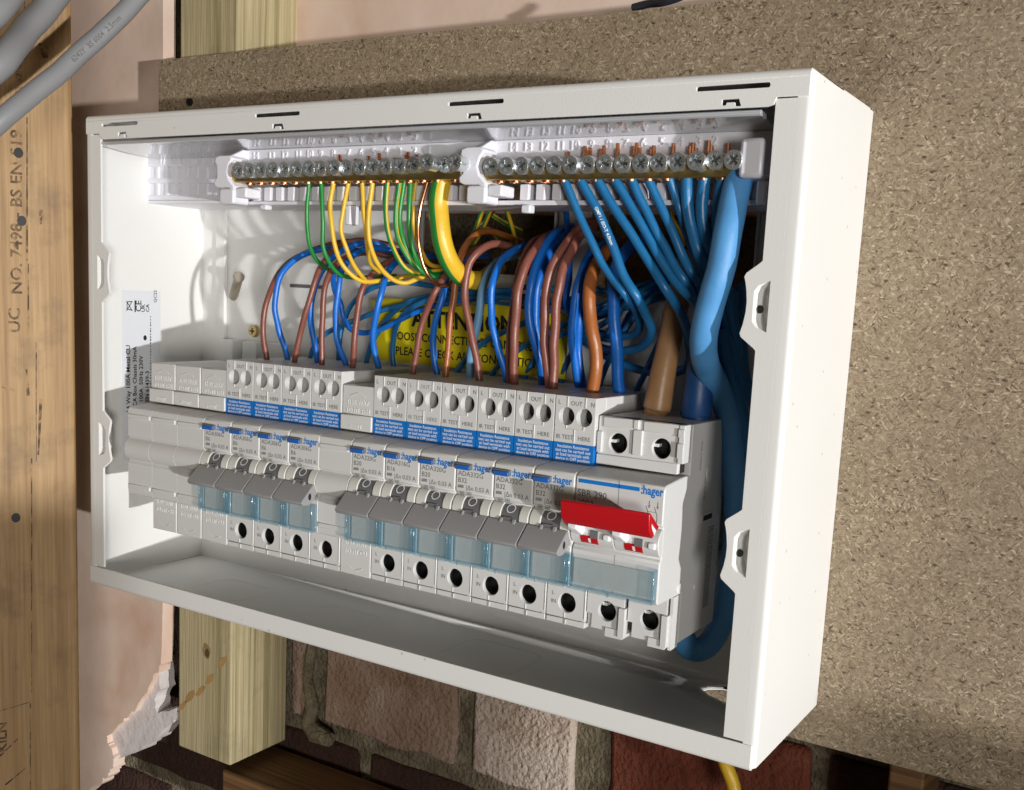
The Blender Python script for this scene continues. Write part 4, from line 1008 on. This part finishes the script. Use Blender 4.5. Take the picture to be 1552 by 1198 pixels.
G1 = 'live wires rising from the breakers'; G2 = 'blue wires rising from the breakers'; G3 = 'blue leads running back to the neutral bar'; G4 = 'earth wires hanging from the earth bar'; G5 = 'blue wires hanging from the neutral bar'
live = [
 ('brown wire from the first breaker, leftmost of all wires', B_, 1.36, [(405,556,-49),(404,545,-49),(399,505,-50),(400,478,-50),(407,448,-48),(418,423,-42),(433,402,-33),(455,388,-25),(490,374,-18),(530,366,-12),(590,372,-5),(650,392,8),(700,400,30)]),
 ('brown wire from the second breaker crossing behind a blue wire', B_, 1.36, [(445,560,-49),(446,549,-49),(453,515,-49),(462,480,-49),(472,445,-48),(482,412,-45),(493,395,-40),(507,378,-30),(525,369,-24),(552,364,-18),(600,374,-8),(660,396,8),(705,396,30)]),
 ('brown wire from the third breaker rising nearly straight', B_, 1.36, [(487,564,-48),(487,553,-48),(488,510,-48),(490,460,-48),(494,430,-47),(502,410,-44),(516,396,-38),(538,386,-30),(565,384,-20),(605,393,-10),(665,405,8),(710,405,30)]),
 ('speckled brown wire from the fourth breaker bending right', B_, 1.44, [(533,566,-46),(534,555,-46),(537,520,-47),(541,480,-47),(549,440,-46),(561,420,-42),(577,405,-36),(598,394,-28),(630,392,-15),(690,402,6),(730,400,30)]),
 ('brown wire from the first breaker of the group of six', B_, 1.40, [(625,578,-47),(626,567,-47),(631,535,-47),(637,500,-47),(647,470,-47),(656,450,-48),(666,432,-46),(677,415,-40),(693,396,-28),(720,378,-10),(760,372,10),(790,370,30)]),
 ('orange brown wire from the B16 breaker curling behind the earth tail', O_, 1.48, [(676,582,-44),(676,571,-44),(679,530,-44),(682,490,-44),(687,455,-44),(690,425,-44),(696,397,-42),(706,372,-36),(720,357,-26),(740,351,-14),(765,357,2),(790,366,22)]),
 ('brown wire from the second B20 breaker with a wide round bend', B_, 1.60, [(728,588,-45),(727,577,-45),(721,540,-46),(714,505,-47),(708,475,-48),(705,445,-48),(706,420,-48),(712,398,-47),(726,381,-44),(744,371,-38),(765,372,-28),(790,382,-14),(820,385,8)]),
 ('brown wire of the first B32 breaker ending in a bright tip', B_, 1.88, [(778,594,-45),(779,582,-45),(779,540,-47),(780,500,-48),(782,468,-49),(786,440,-49),(791,418,-48),(798,400,-46),(806,385,-43),(815,372,-38),(824,362,-30),(838,355,-14),(850,352,10)]),
 ('brown wire of the middle B32 breaker with speckled surface', B_, 1.88, [(838,600,-47),(839,589,-47),(840,550,-48),(840,519,-49),(842,470,-50),(847,435,-50),(855,405,-48),(867,378,-44),(880,357,-38),(892,346,-28),(905,340,-10),(915,345,12)]),
 ('thick orange brown wire of the last B32 breaker', O_, 2.60, [(898,606,-46),(898,595,-46),(902,560,-47),(902,530,-47),(898,505,-48),(894,475,-48),(893,450,-48),(896,425,-46),(903,403,-41),(913,388,-34),(927,376,-22),(945,368,-8),(965,366,12)]),
]
live += [
 ('brown wire behind its twin in the first B32 breaker', B_, 1.75, [(773,594,-42),(774,582,-42),(773,540,-43),(774,500,-44),(778,468,-44),(783,435,-43),(789,408,-41),(798,385,-37),(808,368,-30),(822,360,-18),(845,356,0)]),
 ('left hand brown wire of the pair in the middle B32 breaker', B_, 1.85, [(832,600,-45),(833,589,-45),(830,560,-47),(825,519,-48),(825,480,-49),(828,440,-49),(835,410,-48),(845,388,-46),(860,367,-42),(877,348,-36),(890,338,-26),(910,335,-8)]),
]
for lb_, m_, r_, pts in live: wire(lb_, pts, r_, m_, G1, 'live_wire')
neut = [
 ('bright blue wire from the first breaker arching far right', 1.41, [(437,556,-40),(436,545,-40),(429,520,-41),(421,495,-43),(417,468,-44),(419,440,-44),(427,415,-42),(440,399,-38),(457,388,-33),(476,381,-28),(500,378,-22),(530,379,-14),(580,385,-4),(640,395,10)]),
 ('bright blue wire from the second breaker leaning right', 1.44, [(482,561,-40),(481,550,-40),(477,522,-42),(472,495,-44),(471,465,-45),(477,435,-44),(488,411,-41),(504,391,-36),(522,378,-30),(546,369,-23),(575,371,-14),(620,386,-2),(670,400,14)]),
 ('bright blue wire from the third breaker with a kink', 1.44, [(526,565,-39),(524,554,-39),(514,527,-40),(509,500,-41),(510,465,-42),(513,435,-42),(518,411,-40),(529,393,-35),(547,381,-27),(573,377,-18),(615,386,-6),(660,400,10)]),
 ('bright blue wire from the fourth breaker beside the brown one', 1.48, [(574,569,-37),(573,558,-37),(567,532,-39),(566,505,-41),(571,472,-42),(578,445,-41),(584,422,-38),(592,406,-33),(608,394,-25),(645,388,-12),(690,398,8)]),
 ('blue wire from the first breaker of the group of six', 1.48, [(664,578,-36),(663,567,-36),(658,540,-37),(656,512,-38),(660,485,-39),(667,462,-39),(672,442,-38),(676,425,-35),(684,408,-28),(705,392,-12),(740,388,10)]),
 ('bright blue wire with a white glint, second B20 breaker', 1.60, [(769,590,-40),(768,579,-40),(762,552,-42),(753,522,-44),(747,492,-45),(744,460,-45),(746,432,-45),(752,410,-42),(764,391,-36),(781,379,-28),(805,371,-16),(835,366,6)]),
 ('bright blue wire of the first B32 breaker beside a brown pair', 1.89, [(823,594,-36),(822,583,-36),(819,552,-38),(811,522,-41),(804,492,-43),(802,462,-44),(805,432,-44),(812,402,-42),(821,382,-38),(832,365,-32),(845,352,-22),(862,345,-6),(880,350,14)]),
 ('dark lit blue wire of the middle B32 breaker', 1.80, [(879,598,-31),(878,587,-31),(873,555,-34),(868,520,-37),(868,485,-39),(871,455,-40),(880,420,-39),(891,392,-34),(905,378,-26),(925,368,-12),(945,372,8)]),
 ('thick straight bright blue wire of the last B32 breaker', 2.45, [(940,606,-36),(939,595,-36),(937,560,-38),(934,525,-40),(931,485,-41),(930,450,-41),(931,420,-40),(936,400,-37),(945,384,-31),(957,372,-24),(968,366,-14),(985,366,6)]),
]
neut += [
 ('second blue wire sharing the first B32 breaker', 1.8, [(829,594,-33),(828,583,-33),(824,545,-34),(817,515,-36),(811,485,-38),(812,450,-39),(818,420,-38),(828,395,-35),(841,374,-30),(856,358,-22),(880,352,-8),(900,356,10)]),
 ('second blue wire sharing the middle B32 breaker', 1.8, [(884,598,-29),(883,587,-29),(879,560,-32),(876,520,-34),(877,480,-36),(882,450,-36),(892,415,-34),(904,392,-30),(920,375,-22),(940,366,-10),(960,372,8)]),
]
for lb_, r_, pts in neut: wire(lb_, pts, r_, N_, G2, 'blue_wire')
wire('pale grey blue wire from the B16 breaker', [(714,582,-35),(713,571,-35),(713,535,-36),(722,500,-37),(728,465,-37),(732,435,-36),(741,412,-32),(757,396,-24),(785,384,-10),(815,378,10)], 1.8, M['pale'], G2, 'blue_wire')
tl = M['teal']
leads = [
 ('dark blue lead behind the second breaker sweeping low to the right', [(470,554,-21),(470,543,-21),(478,522,-21),(492,507,-21),(520,493,-21),(560,477,-22),(600,465,-22),(650,454,-21),(710,450,-20),(770,452,-18),(830,470,-18),(880,495,-18),(930,515,-20)]),
 ('dark blue lead rising highest behind the fourth breaker', [(513,557,-17),(513,546,-17),(515,515,-18),(520,490,-18),(531,465,-19),(550,445,-20),(577,432,-20),(612,428,-20),(655,434,-19),(700,440,-18),(760,445,-16),(820,455,-15),(880,470,-15)]),
 ('dark blue lead curving over the left end of the yellow notice', [(555,561,-17),(555,550,-17),(562,525,-18),(575,500,-19),(590,480,-20),(606,466,-21),(625,456,-21),(655,449,-20),(700,447,-19),(750,460,-18),(800,470,-17),(860,482,-17)]),
 ('dark blue lead standing in front of the notice left part', [(598,566,-19),(597,555,-19),(595,530,-20),(598,505,-21),(606,485,-22),(618,470,-23),(642,457,-23),(670,448,-22),(710,444,-21),(770,440,-19),(830,436,-18)]),
 ('dark blue lead slanting across the notice middle', [(688,576,-18),(692,565,-19),(707,544,-20),(733,520,-22),(766,502,-24),(798,488,-25),(835,470,-25),(870,452,-24),(905,440,-22)]),
 ('dark blue lead slanting across the notice right part', [(742,578,-16),(747,567,-17),(761,550,-19),(786,530,-22),(812,515,-24),(840,500,-25),(880,480,-24),(915,462,-22)]),
 ('dark blue lead behind the first B32 breaker', [(792,584,-17),(796,573,-17),(806,552,-20),(822,530,-23),(845,510,-25),(880,500,-25),(920,505,-24)]),
 ('dark blue lead behind the middle B32 breaker', [(846,588,-18),(850,578,-18),(858,555,-20),(870,530,-22),(890,505,-24),(915,490,-24),(940,470,-22),(960,450,-20)]),
 ('dark blue lead behind the last B32 breaker, rising steeply right', [(905,594,-18),(909,583,-18),(918,558,-20),(928,535,-22),(945,505,-22),(965,475,-20),(990,450,-16),(1020,425,-12)]),
 ('dark blue lead nearest the tan sleeve', [(962,600,-22),(966,590,-22),(978,565,-24),(992,535,-24),(1005,505,-22),(1020,470,-18),(1035,440,-14)]),
]
for i, (lb_, pts) in enumerate(leads):
    ex = [p_ for p_ in ((905, 492-i*5, -16), (960, 470-i*5, -13), (1010, 448-i*4, -10), (1050, 430-i*3, -7), (1080, 410-i*3, -5)) if p_[0] > pts[-1][0]+25]
    pts = pts + ex
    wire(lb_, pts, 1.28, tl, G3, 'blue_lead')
wire('short blue wire hooked low between the breakers and the notice', [(520,396,-14),(506,415,-24),(507,440,-28),(516,460,-28),(520,480,-27),(530,498,-26),(550,505,-25),(575,500,-24),(600,488,-24),(640,470,-20),(700,455,-15),(780,450,-12)], 1.3, N_, G3, 'blue_lead')
wire('dim blue wire looping behind the middle breakers', [(850,285,4),(855,310,-10),(860,340,-18),(863,380,-24),(862,420,-28),(858,450,-30),(862,470,-28),(872,482,-25),(905,470,-20),(960,450,-14),(1020,430,-8)], 1.35, N_, G3, 'blue_lead')
nb = [
 ('first blue wire from the left on the neutral bar', 1.56, [(853,268,-61.0),(857,278,-61.0),(865,296,-60.4),(880,330,-59.6),(898,370,-58.5),(912,400,-57.6),(930,425,-56.8),(950,449,-55.7),(964,474,-41.3),(970,495,-34.2),(960,507,-27.6),(930,510,-22.5),(890,500,-19.0)]),
 ('second blue wire on the neutral bar with white printing', 1.76, [(878,266,-61.0),(882,275,-61.0),(905,320,-60.2),(925,365,-59.0),(945,415,-57.9),(964,450,-57.1),(979,478,-48.1),(987,500,-43.0),(981,519,-36.0),(960,530,-29.5),(930,531,-24.4),(895,522,-19.9),(860,505,-16.8)]),
 ('third blue wire on the neutral bar with the longest loop', 1.76, [(903,265,-61.0),(907,274,-61.0),(930,315,-60.2),(960,360,-59.0),(990,407,-57.9),(1010,440,-57.1),(1030,473,-47.4),(1041,500,-42.0),(1046,530,-35.5),(1044,550,-30.5),(1030,562,-27.0),(1000,567,-25.0),(960,558,-22.1),(920,540,-20.0),(885,518,-18.1)]),
 ('fourth blue wire from the left on the neutral bar', 1.76, [(928,264,-61.0),(932,273,-61.0),(955,310,-60.2),(980,355,-59.0),(1005,400,-57.9),(1030,434,-56.8),(1050,455,-55.7),(1068,480,-40.0),(1080,520,-30.0)]),
 ('fifth blue wire from the left on the neutral bar', 1.68, [(953,263,-61.0),(957,272,-61.0),(975,310,-59.9),(1000,360,-58.2),(1020,400,-57.1),(1040,430,-55.7),(1060,460,-41.0),(1085,510,-30.5)]),
 ('sixth blue wire from the left on the neutral bar', 1.68, [(979,262,-61.0),(983,271,-61.0),(1000,310,-59.9),(1020,355,-58.5),(1035,390,-57.1),(1052,420,-55.4),(1075,460,-39.0),(1095,510,-28.5)]),
 ('short slanting blue wire, seventh on the neutral bar', 1.56, [(1013,262,-61.0),(1016,272,-61.0),(1023,295,-59.6),(1033,330,-57.1),(1050,380,-44.0),(1075,430,-34.0)]),
 ('thick blue wire, eighth on the neutral bar', 2.25, [(1039,258,-61.0),(1040,270,-61.0),(1043,310,-60.2),(1050,350,-58.8),(1061,390,-56.8),(1075,425,-46.0),(1095,470,-34.5),(1110,530,-26.5)]),
 ('thick blue wire with a pale glint, ninth on the neutral bar', 2.25, [(1067,257,-61.0),(1066,268,-61.0),(1064,310,-60.2),(1067,345,-58.8),(1074,375,-56.8),(1090,410,-46.0),(1108,470,-34.5),(1118,540,-26.0)]),
 ('blue wire with a bare copper collar, tenth on the neutral bar', 1.84, [(1097,258,-61.0),(1095,268,-61.0),(1090,300,-59.9),(1085,330,-58.2),(1088,370,-55.7),(1100,420,-41.0),(1115,480,-32.0)]),
]
for i, (lb_, r_, pts) in enumerate(nb):
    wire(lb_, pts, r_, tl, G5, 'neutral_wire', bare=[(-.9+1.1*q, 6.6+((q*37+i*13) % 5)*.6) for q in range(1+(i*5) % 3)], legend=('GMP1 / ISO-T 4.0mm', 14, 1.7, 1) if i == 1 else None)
tail = wire('thick light blue tail at the right end of the neutral bar', [(1122,262,-60),(1120,275,-61),(1112,310,-64),(1103,350,-66.5),(1095,395,-67.5),(1084,440,-67),(1073,480,-65),(1067,510,-62),(1066,537,-55),(1073,560,-45),(1087,585,-35),(1101,620,-29),(1111,680,-26),(1116,760,-24),(1112,840,-20),(1100,910,-18),(1088,955,-18),(1068,982,-20),(1046,982,-24),(1034,960,-28),(1034,930,-30)], 4.9, M['tail'], None, 'neutral_tail', 'cable', n=18, legend=('0.6/1kV 25 mm', 152, 3.4, 0))
mb = MB(); p = at(1120, 225, -50)
for i in range(5): mb.box(p.x-1.5, p.x+7, -50, -44, p.z-6+i*1.9, p.z-4.6+i*1.9)
mb.build('bare_end', M['copper'], tail, at(1122, 262, -58))
for i, (lb_, pts, r_) in enumerate((
    ('shaded blue cable just right of the light blue tail', [(1110,440,-34),(1108,490,-30),(1112,540,-28),(1122,600,-26),(1128,660,-22),(1128,720,-20)], 2.6),
    ('shaded blue cable deepest in the right corner', [(1128,430,-24),(1122,500,-20),(1126,560,-18),(1134,620,-16),(1138,680,-14)], 2.6),
    ('shaded blue cable in front of the right wall bottom', [(1096,500,-30),(1100,540,-30),(1112,590,-28),(1124,640,-26),(1130,690,-24),(1126,760,-22)], 3.4))):
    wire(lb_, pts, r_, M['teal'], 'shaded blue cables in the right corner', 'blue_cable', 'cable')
# sleeves of the main switch tails
def sleeve(name, label, mat, pts, rs):
    P = [at(u, v, y) for u, v, y in pts]; mb = MB(); mb.tube(P, rs, 18); return tag(mb.build(name, mat, None, tuple(P[0])), label, 'cable')
sleeve('live_tail', 'tan brown sleeved tail entering the main switch from above', M['tan'], [(994,634,-42),(994,627,-42),(995,622,-42),(996,619,-42),(1003,575,-42),(1012,530,-40),(1022,480,-36),(1034,430,-30),(1046,390,-22)], [4.6, 4.6, 4.6, 5.4, 5.0, 4.6, 4.6, 4.6, 4.6])
sleeve('neutral_sleeve', 'navy blue sleeved tail entering the main switch beside the tan one', M['navy'], [(1056,642,-40),(1055,634,-40),(1055,628,-40),(1058,590,-40),(1061,560,-40),(1068,520,-36),(1080,470,-30)], [5.2, 5.2, 6.0, 5.6, 5.2, 5.0, 5.0])
# earth wires: two-colour insulation
GY = [M['yellow'], M['green']]; YG = [M['yellow'], M['green']]
er = [
 ('leftmost earth wire, green with a thin yellow edge', 0.72, 0.62, 0.93, [(469,270,-60),(468,279,-60),(465,320,-60),(466,350,-59),(472,380,-56),(483,398,-50),(500,410,-40)]),
 ('second earth wire from the left, almost all green', 0.8, 0.42, 0.96, [(488,270,-60),(487,279,-60),(489,330,-60),(489,368,-59),(497,394,-56),(511,413,-50),(532,421,-42),(565,420,-32),(600,418,-22)]),
 ('third earth wire from the left, showing yellow with a soft kink', 0.25, 0.68, 1.04, [(505,270,-60),(505,280,-60),(500,310,-60),(503,345,-60),(507,370,-59),(516,396,-56),(531,415,-52),(552,427,-46),(590,424,-34),(630,416,-22)]),
 ('fourth earth wire from the left, yellow above and green below', 0.25, 0.66, 0.96, [(529,270,-60),(528,280,-60),(520,320,-60),(517,350,-60),(525,378,-58),(535,400,-54),(546,416,-50),(553,424,-46)]),
 ('fifth earth wire from the left, straight and yellow', 0.25, 0.68, 0.93, [(549,272,-60),(549,282,-60),(551,320,-60),(554,348,-59),(557,375,-56),(562,400,-48),(575,412,-40)]),
 ('sixth earth wire from the left, yellow with a wide low bend', 0.22, 0.7, 1.04, [(565,272,-60),(564,281,-60),(559,320,-60),(558,350,-60),(562,375,-59),(575,404,-57),(594,423,-54),(614,429,-50),(634,422,-44),(670,412,-30)]),
 ('seventh earth wire from the left, bright green and yellow', 0.52, 0.15, 1.04, [(588,270,-60),(587,279,-60),(584,320,-60),(590,360,-59),(604,393,-57),(620,411,-53),(642,414,-45),(680,408,-30)]),
 ('eighth earth wire from the left, green outside of a curve', 0.7, 0.22, 1.00, [(606,268,-60),(605,278,-60),(599,330,-60),(603,360,-59),(614,384,-57),(629,404,-53),(648,412,-45),(690,408,-30)]),
 ('ninth earth wire from the left, green beside another green', 0.85, 0.44, 1.04, [(613,270,-58),(612,282,-58),(606,330,-58),(612,366,-57),(625,394,-54),(640,412,-50),(662,420,-42),(700,415,-28)]),
 ('tenth earth wire from the left, plain green and straight', 0.85, 0.44, 1.04, [(623,268,-58),(622,278,-58),(620,330,-58),(622,364,-56),(632,394,-52),(646,410,-46),(670,414,-36),(705,408,-24)]),
 ('eleventh earth wire from the left, yellow and slightly wavy', 0.22, 0.68, 1.00, [(631,268,-56),(630,278,-56),(626,320,-56),(630,355,-54),(640,384,-48),(653,402,-40),(680,406,-28)]),
]
for i, (lb_, st_, ph, r_, pts) in enumerate(er):
    wire(lb_, pts, r_, GY, G4, 'earth_wire', n=14, stripe=st_, phase=ph, twist=.004, bare=[(0, 6.2+(i*7) % 3), (1.0, 5.8)] if i > 1 else [(0, 5.5)])
wire('bare copper wire looping down left of the thick earth tail', [(650,265,-60),(648,276,-60),(638,310,-60),(634,340,-60),(635,372,-60),(641,400,-58),(651,420,-55),(664,432,-50),(676,434,-46),(684,428,-40)], .85, M['copper'], G4, 'copper_wire')
wire('thick yellow and green earth tail hanging from the earth bar', [(671,262,-58),(670,275,-58),(665,310,-58),(666,345,-58),(673,375,-56),(685,402,-52),(700,419,-45),(716,426,-36),(732,424,-22),(745,416,-4),(755,406,16)], 4.1, GY, None, 'earth_tail', 'cable', n=24, stripe=.17, phase=.05)
for i, (lb_, pts, st_) in enumerate((
    ('front one of two green wires behind the thick earth tail', [(736,300,-20),(733,312,-18),(722,345,-12),(708,372,-6),(695,395,0)], .75),
    ('rear one of two green wires behind the thick earth tail', [(748,300,-16),(744,315,-14),(732,345,-8),(716,372,-2),(700,395,4)], .75),
    ('dim yellow wire crossing the top of the dark cable opening', [(700,298,6),(730,315,14),(760,335,24),(790,350,40)], .2),
    ('dim yellow green wire hanging straight in the dark cable opening', [(764,300,-6),(768,320,0),(776,345,8),(782,372,16),(788,395,26)], .3),
    ('dim yellow green loop at the bottom of the dark cable opening', [(722,352,-4),(738,347,2),(750,355,8),(757,366,14),(770,385,24)], .3),
    ('dim yellow wire in the right hand cable opening', [(1010,305,4),(1018,330,10),(1028,350,16),(1035,372,26)], .2))):
    wire(lb_, pts, 1.1, GY, 'thin wires in the cable openings', 'thin_wire', n=12, stripe=st_, phase=.1)
wire('bare copper wire slanting through the dark cable opening', [(762,300,-14),(750,318,-10),(735,335,-6),(722,352,-2),(712,372,2)], .8, M['copper'], 'thin wires in the cable openings', 'thin_wire')
wire('green yellow cable hanging below the box at the bottom right', [(1075,1085,40),(1090,1130,38),(1103,1165,36),(1112,1195,36),(1122,1240,36)], 3.2, GY, None, 'earth_cable', 'cable', n=20, stripe=.4, phase=.80)
for lb_, pts, rp in (('upper thick grey cable crossing the top left corner', [(-60,140,-150),(0,97,-140),(38,48,-122),(82,-4,-105),(110,-50,-95)], 21),
                     ('lower thick grey cable running diagonally past the box corner', [(-50,226,-150),(0,184,-140),(58,136,-124),(110,92,-108),(160,46,-94),(208,-2,-80),(240,-36,-70)], 15.5),
                     ('grey cable just showing in the extreme top left corner', [(-40,48,-160),(0,10,-150),(22,-20,-140)], 20)):
    wire(lb_, pts, pxr(at(60, 100, -125), rp), M['grey'], 'grey sheathed cables at top left', 'grey_cable', 'cable', n=20, legend=('6242Y  BS 6004  2.5mm', 60, 3.2, 0) if 'lower' in lb_ else None)
wire('dark cable tip at the top edge above the particle board', [(960,12,20),(985,6,18),(1010,2,14),(1050,-12,10)], pxr(at(985, 6, 18), 6), M['blacksheath'], None, 'dark_cable', 'cable')
